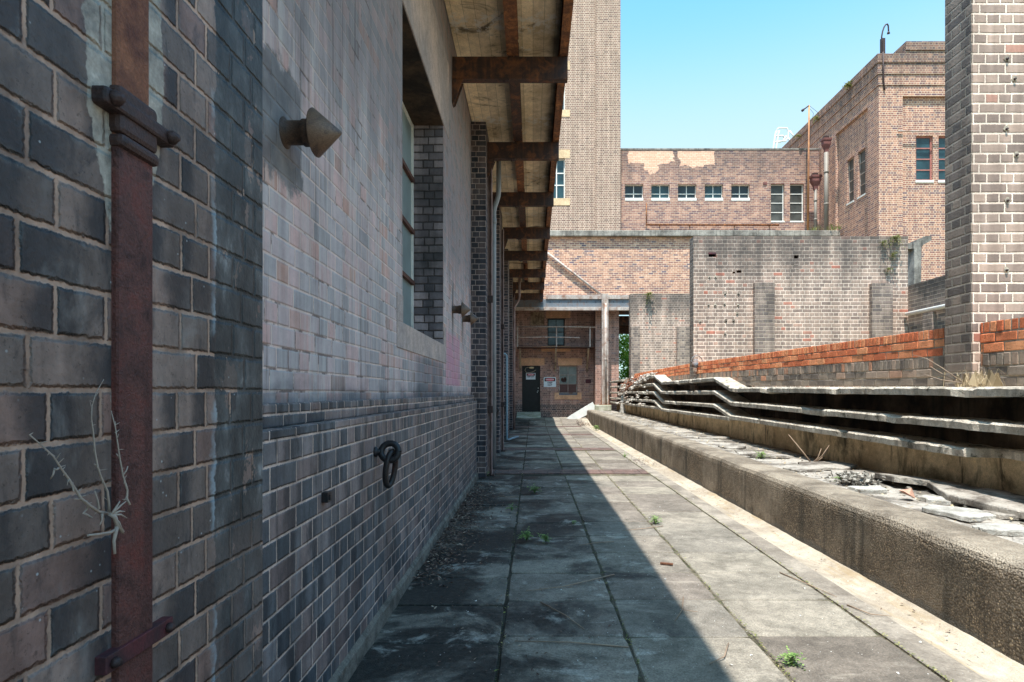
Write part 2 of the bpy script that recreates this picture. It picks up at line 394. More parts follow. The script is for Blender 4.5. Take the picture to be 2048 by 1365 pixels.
BR_MAIN = brick_mat('pale_weathered_brick', [(0.0, C(158, 148, 146)), (0.2, C(180, 167, 164)), (0.5, C(194, 174, 170)), (0.7, C(202, 172, 166)), (0.88, C(208, 168, 158)), (0.96, C(196, 152, 134)), (1.0, C(146, 130, 126))],
                    C(222, 194, 180), mw=0.0095, seed=3.0, vary=0.34, streak=0.16, soot=0.0, extra=ex_main, bump=0.004)
BR_REVEAL = brick_mat('sooty_reveal_brick', [(0.0, C(92, 86, 90)), (0.5, C(138, 126, 128)), (1.0, C(170, 154, 154))], C(84, 74, 72), mw=0.012, seed=4.0, vary=0.5, streak=0.3, soot=0.7, jag=0.006, wob=0.01, bump=0.01)
BR_DARKPIER = brick_mat('sooty_pier_brick', [(0.0, C(54, 56, 62)), (0.5, C(82, 78, 82)), (1.0, C(112, 96, 92))], C(176, 158, 150), mw=0.012, seed=5.0, vary=0.35, streak=0.3, soot=0.35)
BR_TOWER = brick_mat('tan_tower_brick', K([(0.0, C(152, 130, 108)), (0.3, C(172, 148, 122)), (0.6, C(188, 162, 134)), (0.85, C(178, 150, 126)), (1.0, C(134, 112, 96))], .63, .55, .62),
                     C(230, 206, 184), mw=0.016, seed=6.0, vary=0.16, streak=0.16, soot=0.06, bump=0.004)
def dark_head(ztop, depth, amt=0.6, colr=(0.05, 0.047, 0.045, 1)):
    def f(t, col, c):
        st = t.noise(t.scalev(c['pos'], (1.6, 1.6, 0.25)), 1.6, 5.0, 0.65)
        q = t.m1('ADD', c['z'], t.m1('MULTIPLY_ADD', st, depth * 2.0, -depth * 1.0))
        g = t.mapr(q, ztop - depth, ztop - depth * 0.1, 0, amt)
        fi = t.mapr(t.noise(c['pos'], 3.0, 5.0, 0.7), 0.3, 0.6, 0.55, 1.0)
        return t.mix(t.m1('MULTIPLY', g, fi), col, colr)
    return f
MULTI = [(0.0, C(118, 106, 112)), (0.05, C(132, 112, 108)), (0.16, C(160, 126, 108)), (0.45, C(182, 142, 114)), (0.7, C(200, 156, 122)), (0.88, C(212, 172, 134)), (1.0, C(226, 190, 150))]
BR_UPPER = brick_mat('multi_brick', K(MULTI, .86, .73, .86), C(244, 220, 190), 'stretcher', mw=0.014, seed=7.0, vary=0.15, streak=0.12, soot=0.05, bump=0.003)
def ex_low(t, col, c):
    col = dark_head(13.43, 1.9, 0.42)(t, col, c)
    # two ragged patches of new pink brick along the parapet
    nn = t.m1('MULTIPLY_ADD', t.noise(t.scalev(c['pos'], (1.4, 1, 1.4)), 1.3, 5.0, 0.6), 0.9, -0.45)
    zz = t.m1('ADD', c['z'], nn); xx = t.m1('ADD', c['x'], nn)
    a = t.m1('MULTIPLY', t.mapr(xx, 4.72, 4.76), t.mapr(xx, 6.95, 6.92)); a = t.m1('MULTIPLY', a, t.mapr(zz, 12.72, 12.76))
    a2 = t.m1('MULTIPLY', t.mapr(xx, 5.45, 5.5), t.mapr(xx, 6.2, 6.16)); a2 = t.m1('MULTIPLY', a2, t.mapr(zz, 12.35, 12.4))
    b = t.m1('MULTIPLY', t.mapr(xx, 7.25, 7.3), t.mapr(xx, 9.0, 8.96)); b = t.m1('MULTIPLY', b, t.mapr(zz, 12.62, 12.66))
    m = t.m1('MULTIPLY', t.m1('MAXIMUM', t.m1('MAXIMUM', a, a2), b), t.mapr(c['z'], 13.36, 13.34))
    pk = t.mix(c['mor'], t.ramp(c['rnd'][0], [(0, C(228, 178, 150)), (1, C(240, 200, 172))]), C(190, 130, 105))
    return t.mix(m, col, pk)
BR_LOW = brick_mat('brown_parapet_brick', K([(0.0, C(122, 104, 104)), (0.1, C(136, 112, 102)), (0.45, C(162, 130, 110)), (0.75, C(180, 146, 120)), (1.0, C(200, 166, 134))], .84, .71, .81),
                   C(206, 186, 166), 'stretcher', mw=0.013, seed=8.0, vary=0.15, streak=0.12, soot=0.1, extra=ex_low, bump=0.003)
BR_RIGHT = brick_mat('warm_brown_brick', K([(0.0, C(128, 110, 110)), (0.07, C(144, 116, 108)), (0.4, C(172, 132, 110)), (0.7, C(194, 152, 122)), (1.0, C(214, 174, 138))], .78, .64, .72),
                     C(240, 216, 188), 'english', mw=0.013, seed=9.0, vary=0.15, streak=0.14, soot=0.08, extra=dark_head(15.5, 2.0, 0.6), bump=0.003)
def fin_mat(name, ztop, seed, depth, mor=C(242, 218, 198)):
    return brick_mat(name, [(0.0, C(142, 122, 111)), (0.3, C(160, 137, 124)), (0.6, C(174, 149, 134)), (0.94, C(186, 158, 141)), (0.975, C(188, 142, 124)), (1.0, C(190, 120, 100))],
                     mor, 'english', mw=0.0145, seed=seed, vary=0.34, streak=0.22, soot=0.22, jag=0.008, wob=0.007, extra=dark_head(ztop, depth, 0.72), bump=0.007)
BR_FIN1 = fin_mat('grey_brown_fin_brick', 9.0, 10.0, 1.0, C(242, 218, 198))
BR_FIN2 = fin_mat('grey_brown_fin_brick_mid', 5.15, 11.0, 1.5)
BR_FIN3 = fin_mat('grey_brown_fin_brick_far', 5.3, 12.0, 1.3)
BR_PILASTER = brick_mat('grey_stained_pilaster_brick', [(0.0, C(116, 104, 98)), (0.5, C(146, 128, 118)), (1.0, C(166, 146, 132))], C(182, 164, 146), 'english', mw=0.011, seed=13.0, vary=0.25, streak=0.25, soot=0.45)
BR_FINSIDE = brick_mat('shaded_streaked_fin_brick', [(0.0, C(104, 94, 88)), (0.5, C(140, 124, 112)), (1.0, C(160, 140, 124))], C(170, 156, 140), 'english', mw=0.014, seed=14.0, vary=0.3, streak=0.2, soot=0.85, jag=0.008, bump=0.014)  # darker than the fin fronts: side shade put into the colour, plus black streaks
BR_BACK = brick_mat('dark_bay_brick', [(0.0, C(100, 92, 88)), (0.5, C(134, 120, 110)), (1.0, C(150, 132, 120))], C(176, 160, 142), 'stretcher', mw=0.012, seed=15.0, soot=0.25, extra=dark_head(3.96, 0.5, 0.85))
BR_END = brick_mat('brown_end_brick', [(0.0, C(132, 104, 96)), (0.4, C(172, 132, 118)), (0.8, C(190, 146, 130)), (1.0, C(142, 120, 118))], C(206, 178, 160), 'english', mw=0.012, seed=16.0, vary=0.2, streak=0.2, soot=0.2, bump=0.003)
BR_ENDLOW = brick_mat('dark_end_plinth_brick', [(0.0, C(72, 66, 70)), (0.5, C(108, 90, 86)), (1.0, C(138, 108, 100))], C(206, 180, 164), 'english', mw=0.012, seed=17.0, vary=0.2, streak=0.1, soot=0.2, bump=0.003)

def attr_brick_mat(name, cols, rough=0.9, pit=0.5, bump=0.006, dark=(0.03, 0.022, 0.015, 1), scale=60.0):
    t = T(name); pos = t.pos()
    r = t.n('ShaderNodeAttribute', attribute_name='rnd').outputs['Fac']
    col = t.ramp(r, cols)
    n1 = t.noise(pos, scale, 4.0, 0.75); n2 = t.noise(pos, 6.0, 5.0, 0.7)
    col = t.mix(t.mapr(n1, 0.52, 0.66, 0, pit), col, dark)
    v = t.mapr(n2, 0.3, 0.7, 0.7, 1.25, False)
    col = t.mix(1.0, col, t.comb(v, v, v), 'MULTIPLY')
    return t.finish(col, rough, t.m1('SUBTRACT', n2, t.m1('MULTIPLY', n1, 1.6)), bump)
M_ORANGE = attr_brick_mat('rough_orange_brick', [(0.0, C(208, 112, 74)), (0.5, C(238, 140, 94)), (1.0, C(250, 172, 122))], pit=0.55, bump=0.012, scale=75.0)
M_GREYROW = attr_brick_mat('grey_rowlock_brick', [(0.0, C(112, 102, 94)), (0.5, C(150, 136, 122)), (0.85, C(166, 142, 124)), (1.0, C(194, 138, 108))], pit=0.3)
M_MORTAR = concrete_mat('pale_mortar', C(196, 182, 162), C(120, 108, 96), 4.0, 0.004)

# concretes
def ex_soffit(t, col, c):
    u = t.m1('FRACT', t.m1('MULTIPLY', c['x'], 7.4)); ln = t.mapr(t.m1('ABSOLUTE', t.m1('SUBTRACT', u, 0.5)), 0.47, 0.5, 0, 0.7)
    bd = t.white(t.comb(t.m1('FLOOR', t.m1('MULTIPLY', c['x'], 7.4)), 1.0, 1.0))[0]
    bv = t.mapr(bd, 0, 1, 0.85, 1.12)
    col = t.mix(1.0, col, t.comb(bv, bv, bv), 'MULTIPLY')
    col = t.mix(ln, col, (0.03, 0.024, 0.016, 1))
    sm = t.mapr(t.noise(t.scalev(c['pos'], (1.0, 1.6, 1)), 1.3, 6.0, 0.74, 0.8), 0.55, 0.68, 0, 0.85)
    col = t.mix(sm, col, (0.035, 0.024, 0.014, 1))
    br = t.mapr(t.noise(t.scalev(c['pos'], (2.0, 0.6, 1)), 1.7, 5.0, 0.7), 0.48, 0.7, 0, 0.25)
    col = t.mix(br, col, C(140, 112, 76))
    # white salts in a ragged line just before each beam
    ph = t.m1('FRACT', t.m1('MULTIPLY_ADD', c['y'], 1 / 2.55, -0.93)); ph = t.m1('MULTIPLY_ADD', t.noise(c['pos'], 3.0, 4.0, 0.7), 0.22, ph)
    sl = t.m1('MULTIPLY', t.mapr(ph, 0.90, 0.96), t.mapr(ph, 1.10, 1.0)); sl = t.m1('MULTIPLY', sl, t.mapr(t.noise(c['pos'], 10.0, 5.0, 0.75), 0.48, 0.58, 0, 0.8))
    col = t.mix(sl, col, C(216, 210, 200))
    pl = t.mapr(t.noise(c['pos'], 2.2, 6.0, 0.75), 0.6, 0.64, 0, 0.7)
    col = t.mix(pl, col, C(212, 204, 190))
    ed = t.mapr(t.m1('MULTIPLY_ADD', t.noise(c['pos'], 2.0, 4.0), 0.3, c['x']), 0.36, 0.5, 0, 0.8)
    return t.mix(ed, col, (0.015, 0.012, 0.009, 1))
CO_SOFFIT = concrete_mat('board_marked_soffit', C(244, 222, 188), C(206, 182, 146), 1.0, 0.004, extra=ex_soffit)
CO_SLAB = concrete_mat('weathered_roof_slab', C(168, 160, 150), C(104, 98, 92), 1.6, 0.004, streak=0.5)
def ex_kerb(t, col, c):
    # exposed aggregate: pebbles of several tones with black dirt between them on the face; worn paler crown
    nrm = t.sep(t.n('ShaderNodeNewGeometry').outputs['Normal'])
    dp = t.n('ShaderNodeVectorMath', {0: t.noise(c['pos'], 30.0, 3.0, out=1), 1: (0.02, 0.02, 0.02), 2: c['pos']}, operation='MULTIPLY_ADD').outputs[0]
    vd = t.voro(dp, 78.0); vc = t.voro(dp, 78.0, 'Color')
    vz = t.sep(vc)[0]
    peb = t.ramp(vz, [(0.0, K(C(82, 72, 62), .78, .72, .64)), (0.4, K(C(116, 104, 92), .78, .72, .64)), (0.7, K(C(142, 128, 112), .78, .72, .64)), (1.0, K(C(196, 180, 158), .78, .72, .64))])
    peb = t.mix(t.mapr(vd, 0.36, 0.66, 0, 0.75), peb, (0.028, 0.023, 0.017, 1))
    pn = t.mapr(t.noise(c['pos'], 3.5, 6.0, 0.7), 0.3, 0.7, 0.65, 1.4, False); peb = t.mix(1.0, peb, t.comb(pn, pn, pn), 'MULTIPLY')
    face = t.mapr(nrm[2], 0.85, 0.3)
    msk = t.mapr(t.noise(c['pos'], 1.4, 5.0, 0.65), 0.36, 0.6, 0.3, 0.85)
    col = t.mix(t.m1('MULTIPLY', face, msk), col, peb)
    lo = t.mapr(t.m1('MULTIPLY_ADD', t.noise(c['pos'], 2.2, 4.0), 0.2, c['z']), 0.17, 0.13, 0, 0.75)
    col = t.mix(lo, col, C(92, 90, 86))
    st = t.mapr(t.noise(t.scalev(c['pos'], (3, 3, 0.3)), 0.9, 5.0, 0.7), 0.5, 0.66, 0, 0.7)
    col = t.mix(t.m1('MULTIPLY', st, face), col, (0.035, 0.033, 0.027, 1))
    h = t.m1('SUBTRACT', t.m1('MULTIPLY', c['g'], 0.6), t.m1('MULTIPLY', vd, 1.2))
    return col, h
CO_KERB = concrete_mat('exposed_aggregate_concrete', C(164, 151, 134), C(114, 103, 90), 2.2, 0.012, extra=ex_kerb, grain=90.0)
CO_LEDGE = concrete_mat('dusty_ledge_concrete', C(168, 160, 150), C(100, 92, 84), 3.0, 0.010, grain=60.0, contrast=1.6)
CO_SHELF = concrete_mat('mossy_shelf_concrete', C(222, 212, 196), C(176, 164, 148), 2.4, 0.010, streak=0.3, moss=(0.09, 0.085, 0.06, 1))
CO_SHELFBACK = concrete_mat('shade_black_concrete', C(120, 100, 80), C(34, 27, 21), 1.4, 0.006, streak=0.7)  # shade in the gaps behind the shelves painted into a black base colour
def ex_riser(t, col, c):
    g = t.mapr(t.noise(t.scalev(c['pos'], (1, 1.2, 0.7)), 1.5, 6.0, 0.72, 0.5), 0.50, 0.66, 0, 0.75)
    col = t.mix(g, col, (0.05, 0.045, 0.025, 1))
    g2 = t.mapr(t.noise(t.scalev(c['pos'], (1, 3, 0.5)), 1.9, 6.0, 0.75, 0.4), 0.57, 0.66, 0, 0.7)
    return t.mix(g2, col, (0.02, 0.018, 0.014, 1))
CO_RISER = concrete_mat('stained_riser_concrete', C(232, 210, 172), C(186, 162, 128), 1.8, 0.005, extra=ex_riser)
CO_CEMENT = concrete_mat('grey_cement_render', C(138, 130, 118), C(92, 86, 78), 8.0, 0.008)
CO_SURROUND = concrete_mat('smooth_pinkish_render', C(196, 172, 158), C(160, 146, 140), 1.5, 0.002, streak=0.12)
CO_LINTEL = concrete_mat('tan_sandstone', C(230, 180, 142), C(206, 158, 124), 2.0, 0.002, streak=0.15)
CO_LINTEL_CREAM = concrete_mat('cream_sandstone', C(222, 192, 154), C(196, 166, 132), 2.0, 0.002, streak=0.15)  # cream stone of the tower lintels and sills
CO_DARKSOFFIT = concrete_mat('dark_brown_soffit', C(86, 66, 50), C(34, 28, 24), 2.0, 0.004, streak=0.4)  # very dark brown concrete for the undersides
CO_FOOT = concrete_mat('mossy_footing_concrete', C(186, 182, 166), C(140, 142, 118), 3.0, 0.006)
CO_BROKEN = concrete_mat('broken_concrete', C(206, 202, 194), C(152, 146, 136), 6.0, 0.01)
CO_GUTTER = concrete_mat('buff_gutter_concrete', C(178, 168, 152), C(152, 140, 125), 1.4, 0.003, grain=140.0, extra=lambda t, col, c: t.mix(t.mapr(t.noise(t.scalev(c['pos'], (4, 0.5, 1)), 2.0, 5.0, 0.7), 0.5, 0.66, 0, 0.55), col, C(150, 128, 92)))
CO_STRIP = concrete_mat('pebbled_edging_concrete', C(156, 146, 133), C(113, 104, 94), 2.2, 0.004, grain=70.0)
M_BOARD = plain_mat('white_cement_board', C(226, 226, 220), 0.75, 0.12, 4.0)

# paving: per-slab tone + black moss near the building, thickened to deepen the canopy shade
def paving():
    t = T('paving_slabs'); pos = t.pos(); x, y, z = t.sep(pos)
    r = t.n('ShaderNodeAttribute', attribute_name='rnd').outputs['Fac']
    col = t.ramp(r, K([(0.0, C(140, 132, 122)), (0.4, C(170, 162, 152)), (0.75, C(192, 186, 172)), (1.0, C(160, 156, 148))], .485, .455, .43))
    n1 = t.noise(pos, 2.0, 6.0, 0.7, 0.4); v1 = t.mapr(n1, 0.3, 0.7, 0.55, 1.3, False)
    col = t.mix(1.0, col, t.comb(v1, v1, v1), 'MULTIPLY')
    n3 = t.noise(t.scalev(pos, (1, 1, 1), (3, 7, 1)), 11.0, 6.0, 0.75, 0.6); v3 = t.mapr(n3, 0.3, 0.7, 0.68, 1.32, False)
    col = t.mix(1.0, col, t.comb(v3, v3, v3), 'MULTIPLY')
    g = t.noise(pos, 95.0, 4.0, 0.8); gv = t.mapr(g, 0.28, 0.72, 0.5, 1.5, False)
    col = t.mix(1.0, col, t.comb(gv, gv, gv), 'MULTIPLY')
    fl = t.mapr(t.voro(pos, 46.0), 0.13, 0.06); fl = t.m1('MULTIPLY', fl, t.mapr(t.noise(pos, 1.7, 3.0), 0.42, 0.6))
    col = t.mix(t.m1('MULTIPLY', fl, 0.6), col, C(196, 192, 184))
    # pale worn scuffs
    sc = t.mapr(t.noise(t.scalev(pos, (1.0, 2.0, 1)), 1.5, 6.0, 0.72, 0.5), 0.56, 0.68, 0, 0.5)
    col = t.mix(sc, col, C(166, 156, 142))
    # moss and painted shade: dense by the wall, thinning towards the sunny side
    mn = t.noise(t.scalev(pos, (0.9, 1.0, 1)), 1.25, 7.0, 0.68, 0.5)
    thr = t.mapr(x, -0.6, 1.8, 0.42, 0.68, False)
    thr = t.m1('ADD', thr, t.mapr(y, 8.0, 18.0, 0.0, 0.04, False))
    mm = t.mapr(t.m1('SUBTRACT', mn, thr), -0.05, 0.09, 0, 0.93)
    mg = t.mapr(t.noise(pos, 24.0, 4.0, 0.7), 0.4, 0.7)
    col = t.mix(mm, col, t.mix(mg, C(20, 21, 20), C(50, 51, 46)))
    wp = t.mapr(t.noise(t.scalev(pos, (1.3, 1.6, 1), (5, 2, 0)), 1.7, 7.0, 0.72, 0.4), 0.56, 0.66, 0, 0.5)
    wp = t.m1('MULTIPLY', wp, t.mapr(x, 1.3, 0.7)); pw = t.mix(1.0, C(196, 190, 178), t.comb(gv, gv, gv), 'MULTIPLY')
    col = t.mix(wp, col, pw)
    h = t.m1('ADD', t.m1('MULTIPLY', g, 0.5), t.m1('MULTIPLY', n1, 0.9))
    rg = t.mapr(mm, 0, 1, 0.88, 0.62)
    return t.finish(col, rg, h, 0.007)
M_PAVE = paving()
M_SOIL = concrete_mat('dusty_joint_soil', C(128, 118, 100), C(70, 66, 50), 5.0, 0.01, moss=(0.055, 0.075, 0.03, 1), extra=lambda t, col, c: t.mix(t.mapr(c['x'], 1.0, 0.2, 0, 0.8), col, (0.02, 0.02, 0.015, 1)))  # soil colour blackened towards the building, adding to the shade there
M_GROUND = concrete_mat('dry_ground', C(150, 142, 112), C(96, 98, 66), 0.6, 0.02)
M_BRICKSTRIP = concrete_mat('worn_red_brick_edging', C(118, 94, 86), C(88, 76, 72), 4.0, 0.004)

# metals, timber, glass
M_DOWNPIPE = rust_mat('red_oxide_pipe', C(112, 56, 48), C(98, 62, 56), C(58, 36, 34), 16.0, 0.65, 0.004, 0.55)
M_DOWNPIPE_UP = rust_mat('orange_brown_pipe', C(150, 98, 70), C(122, 78, 58), C(92, 54, 44), 14.0, 0.75, 0.004, 0.6)
M_IRON = rust_mat('dark_iron', C(52, 42, 42), C(70, 50, 46), C(40, 34, 36), 14.0, 0.55, 0.002, 0.3)
M_BLACKIRON = rust_mat('black_iron', C(30, 31, 33), C(38, 38, 40), C(56, 36, 32), 8.0, 0.42, 0.001, 0.15)
M_REDPAINT = rust_mat('red_painted_strap', C(108, 46, 50), C(84, 44, 48), C(48, 38, 42), 9.0, 0.6, 0.001, 0.4)
M_VENT = rust_mat('rusty_vent', C(60, 46, 40), C(92, 72, 58), C(38, 32, 30), 12.0, 0.55, 0.002, 0.3)
M_VENTCONE = rust_mat('brown_vent_cone', C(100, 82, 70), C(124, 100, 82), C(66, 58, 58), 7.0, 0.5, 0.001, 0.4)
M_BEAM = rust_mat('dark_rusty_steel', C(84, 58, 48), C(56, 44, 42), C(128, 80, 50), 5.0, 0.65, 0.003, 0.35)
M_EDGE = rust_mat('rusty_edge_steel', C(140, 88, 56), C(92, 60, 44), C(184, 120, 72), 6.0, 0.75, 0.004, 0.4)
M_STANCHION = rust_mat('faded_pink_steel', C(168, 144, 138), C(144, 122, 118), C(110, 84, 76), 5.0, 0.7, 0.001, 0.4)
M_PALESTEEL = rust_mat('pale_flaking_paint', C(206, 194, 182), C(178, 164, 154), C(142, 104, 84), 4.0, 0.65, 0.001, 0.3)
M_BLUESTEEL = rust_mat('blue_grey_steel', C(96, 104, 112), C(116, 122, 128), C(120, 92, 76), 4.0, 0.6, 0.001, 0.2)
M_GREYPIPE = plain_mat('grey_pvc_pipe', C(150, 152, 154), 0.5, 0.12, 6.0)
M_BLUEPIPE = plain_mat('pale_blue_pipe', C(132, 158, 170), 0.5, 0.1, 8.0)
M_HOPPER = rust_mat('red_hopper_paint', C(132, 84, 78), C(116, 74, 70), C(92, 60, 57), 4.0, 0.6, 0.001, 0.2)
M_FARPIPE = plain_mat('grey_painted_downpipe', C(132, 122, 112), 0.55, 0.12, 3.0)
M_POLE = rust_mat('yellow_rust_pole', C(196, 146, 84), C(166, 112, 70), C(120, 78, 56), 1.5, 0.6, 0.001, 0.3)
M_WHITEPAINT = plain_mat('white_paint', C(238, 236, 230), 0.5, 0.06, 5.0)
M_WINFRAME = plain_mat('white_window_frame', C(226, 222, 214), 0.55, 0.12, 9.0)
M_REDFRAME = plain_mat('faded_red_frame', C(170, 108, 98), 0.6, 0.15, 6.0)
M_RUSTFRAME = rust_mat('rusty_window_bar', C(116, 72, 56), C(94, 62, 52), C(70, 48, 44), 8.0)
def glass(name, col, rough=0.12, var=0.35, scale=3.0):
    t = T(name); pos = t.pos(); n1 = t.noise(pos, scale, 3.0, 0.5); v = t.mapr(n1, 0.3, 0.7, 1 - var, 1 + var, False)
    return t.finish(t.mix(1.0, col, t.comb(v, v, v), 'MULTIPLY'), rough, None, 0.01, 0.0, 0.5)
G_TEAL = glass('teal_window_glass', C(40, 66, 72), 0.15)
G_DARK = glass('dark_window_glass', C(30, 42, 48), 0.12)
G_GREY = glass('dusty_grey_glass', C(120, 128, 122), 0.35, 0.3, 2.0)
G_SMOKE = glass('smoky_glass', C(74, 74, 70), 0.3)
G_FROST = glass('frosted_green_glass', C(128, 138, 136), 0.4, 0.15, 4.0)
G_BLUE = glass('blue_dirty_glass', C(84, 106, 116), 0.25, 0.5, 1.6)
M_DOOR = plain_mat('black_door_paint', C(22, 25, 27), 0.4, 0.4, 5.0)
M_VOID = plain_mat('dark_interior', C(20, 18, 17), 0.9, 0.2)  # near-black colour standing in for the unlit depth behind openings
M_BROWNPANEL = plain_mat('brown_panel', C(98, 68, 62), 0.7, 0.15, 6.0)
M_TIMBER = concrete_mat('weathered_timber', C(176, 154, 128), C(118, 98, 82), 5.0, 0.003)
M_SIGNWHITE = plain_mat('sign_white', C(226, 232, 234), 0.45, 0.03, 5.0)
M_SIGNBLACK = plain_mat('sign_black', C(16, 16, 18), 0.5, 0.05)
M_SIGNRED = plain_mat('sign_red', C(224, 60, 74), 0.5, 0.05)
M_LAMPGLASS = plain_mat('cream_lamp_cover', C(226, 210, 170), 0.4, 0.05)
M_CABLE = plain_mat('pale_cable', C(168, 152, 128), 0.6, 0.1)
# plants
def leaf_mat(name, cols, trans=0.3):
    t = T(name); r = t.n('ShaderNodeAttribute', attribute_name='rnd').outputs['Fac']
    col = t.ramp(r, cols)
    b = t.n('ShaderNodeBsdfPrincipled', {'Base Color': col, 'Roughness': 0.6, 'Specular IOR Level': 0.25})
    tr = t.n('ShaderNodeBsdfTranslucent', {'Color': col})
    mx = t.n('ShaderNodeMixShader', {0: trans, 1: b.outputs[0], 2: tr.outputs[0]})
    t.t.links.new(mx.outputs[0], t.out.inputs[0]); return t.m
M_LEAF = leaf_mat('green_leaves', [(0, C(96, 146, 50)), (0.6, C(148, 196, 74)), (1, C(196, 222, 120))])
M_WEED = leaf_mat('pale_weed_leaves', [(0, C(96, 130, 66)), (1, C(158, 182, 110))])
M_SPRIG = leaf_mat('wall_fern_leaves', [(0, C(96, 104, 56)), (0.7, C(140, 146, 84)), (1, C(186, 174, 118))])
M_STRAW = leaf_mat('dry_straw', [(0, C(150, 130, 100)), (1, C(214, 196, 164))])
M_TWIG = plain_mat('bleached_twig', C(164, 148, 134), 0.8, 0.15, 60.0)
M_BROWNTWIG = plain_mat('dry_brown_twig', C(150, 128, 108), 0.8, 0.2, 60.0)
M_BARK = plain_mat('grey_bark', C(110, 98, 84), 0.9, 0.3, 20.0)
M_LITTER = leaf_mat('dead_leaves', [(0, C(66, 50, 44)), (0.5, C(104, 82, 72)), (0.85, C(140, 116, 100)), (1, C(176, 160, 140))], 0.05)
M_CHIP = attr_brick_mat('stone_chips', [(0, C(84, 80, 74)), (0.5, C(122, 116, 107)), (1, C(170, 164, 154))], pit=0.1)
M_RUBBLE = attr_brick_mat('rubble', [(0, C(110, 100, 90)), (0.5, C(170, 160, 148)), (0.9, C(212, 206, 196)), (1, C(176, 120, 92))], pit=0.2, scale=30.0)
M_REBAR = rust_mat('rusty_rebar', C(120, 72, 52), C(140, 86, 60), C(90, 56, 44), 12.0)

M_WHITECHIP = attr_brick_mat('white_chips', [(0, C(170, 164, 154)), (1, C(236, 234, 228))], pit=0.05)
# ================================================================== ground, path
def zpath(y):
    q = min(max((y - 25.0) / 2.6, 0), 1); return 0.2 * q * q * (3 - 2 * q)
mb = MB(); mb.face([(-400, -400, -0.12), (400, -400, -0.12), (400, 900, -0.12), (-400, 900, -0.12)]); struct(mb.build('ground', M_GROUND))
mb = MB()
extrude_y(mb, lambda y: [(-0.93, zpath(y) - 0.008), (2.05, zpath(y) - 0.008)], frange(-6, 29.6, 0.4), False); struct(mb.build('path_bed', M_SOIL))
rp = random.Random(3); mb = MB()
cols = [-0.905, -0.18, 0.535, 1.25, 2.0]
ymax = 29.35
strips = [(10.26, 10.79), (14.5, 15.1), (19.7, 20.2), (24.3, 24.9)]
for k in range(4):
    y = -5.7 + rp.random() * 0.3
    while y < ymax:
        ln = 0.6 + rp.uniform(-0.02, 0.02)
        if k == 0 and rp.random() < 0.25: ln *= 0.6
        y0, y1 = y + 0.005, min(y + ln - 0.006, ymax)
        x0, x1 = cols[k] + 0.005 + rp.uniform(0, .004), cols[k + 1] - 0.005 - rp.uniform(0, .004)
        y += ln
        if any(a < (y0 + y1) / 2 < b for a, b in strips): continue
        dz = rp.uniform(-0.004, 0.004); tx = rp.uniform(-.004, .004); ty = rp.uniform(-.003, .003)
        r = rp.random(); sk = rp.uniform(-.006, .006)
        ch = 0.006
        def pt(x, yy, d): return (x, yy + sk * (x - x0), zpath(yy) + dz + tx * (x - x0) + ty * (yy - y0) + d)
        # chipped outline
        out = []
        for (ax, ay), (bx, by) in (((x0, y0), (x1, y0)), ((x1, y0), (x1, y1)), ((x1, y1), (x0, y1)), ((x0, y1), (x0, y0))):
            for q in range(7):
                f = q / 7.0; out.append((ax + (bx - ax) * f, ay + (by - ay) * f))
        cx, cy = (x0 + x1) / 2, (y0 + y1) / 2
        brk = rp.random() < (0.2 if k < 2 else 0.08); bq = rp.choice([0, 7, 14, 21])
        def inset(p, i, s):
            dd = s + 0.004 * abs(nz(p[0] * 9, p[1] * 9, 1.7)) + (0.045 * rp.random() if brk and abs(i - bq) < 2 else 0) + (0.012 if i % 7 == 0 else 0)
            v = Vector((cx - p[0], cy - p[1])); v.normalize(); return (p[0] + v.x * dd, p[1] + v.y * dd)
        o1 = [inset(p, i, 0.0) for i, p in enumerate(out)]; o2 = [((p[0] + (cx - p[0]) * 0.018), (p[1] + (cy - p[1]) * 0.022)) for p in o1]
        mb.loft([[pt(p[0], p[1], -0.03) for p in o1], [pt(p[0], p[1], -ch) for p in o1], [pt(p[0], p[1], 0) for p in o2]], True, False, r)
        i = len(mb.v); mb.v += [pt(p[0], p[1], 0) for p in o2]; mb.f.append(tuple(range(i, i + 28))); mb.r.append(r); mb.sm.append(False)
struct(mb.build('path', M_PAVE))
mb = MB()
for a, b in strips:
    x = -0.9
    while x < 2.0:
        mb.box(x, min(x + 0.225, 2.0), a, (a + b) / 2 - 0.006, -0.03, zpath(a) + 0.006 + random.uniform(-.003, .003), random.random())
        mb.box(x + 0.0, min(x + 0.225, 2.0), (a + b) / 2, b, -0.03, zpath(a) + 0.006 + random.uniform(-.003, .003), random.random()); x += 0.231
struct(mb.build('path_edging', M_BRICKSTRIP))
mb = MB(); extrude_y(mb, lambda y: [(2.005, -.05), (2.005, 0.002 + zpath(y)), (2.20 + 0.006 * nz(y * 3), 0.0 + zpath(y)), (2.21, -.05)], frange(-6, 28.5, 0.15)); struct(mb.build('path_border', CO_STRIP))
mb = MB(); extrude_y(mb, lambda y: [(2.2, -.08), (2.206 + 0.006 * nz(y * 3), -0.004 + zpath(y)), (2.26, -0.02 + zpath(y)), (2.33, -0.028 + zpath(y)), (2.41, -0.012 + zpath(y)), (2.5, 0.02 + zpath(y)), (2.5, -.08)], frange(-6, 28.5, 0.15), True, False); struct(mb.build('gutter', CO_GUTTER))
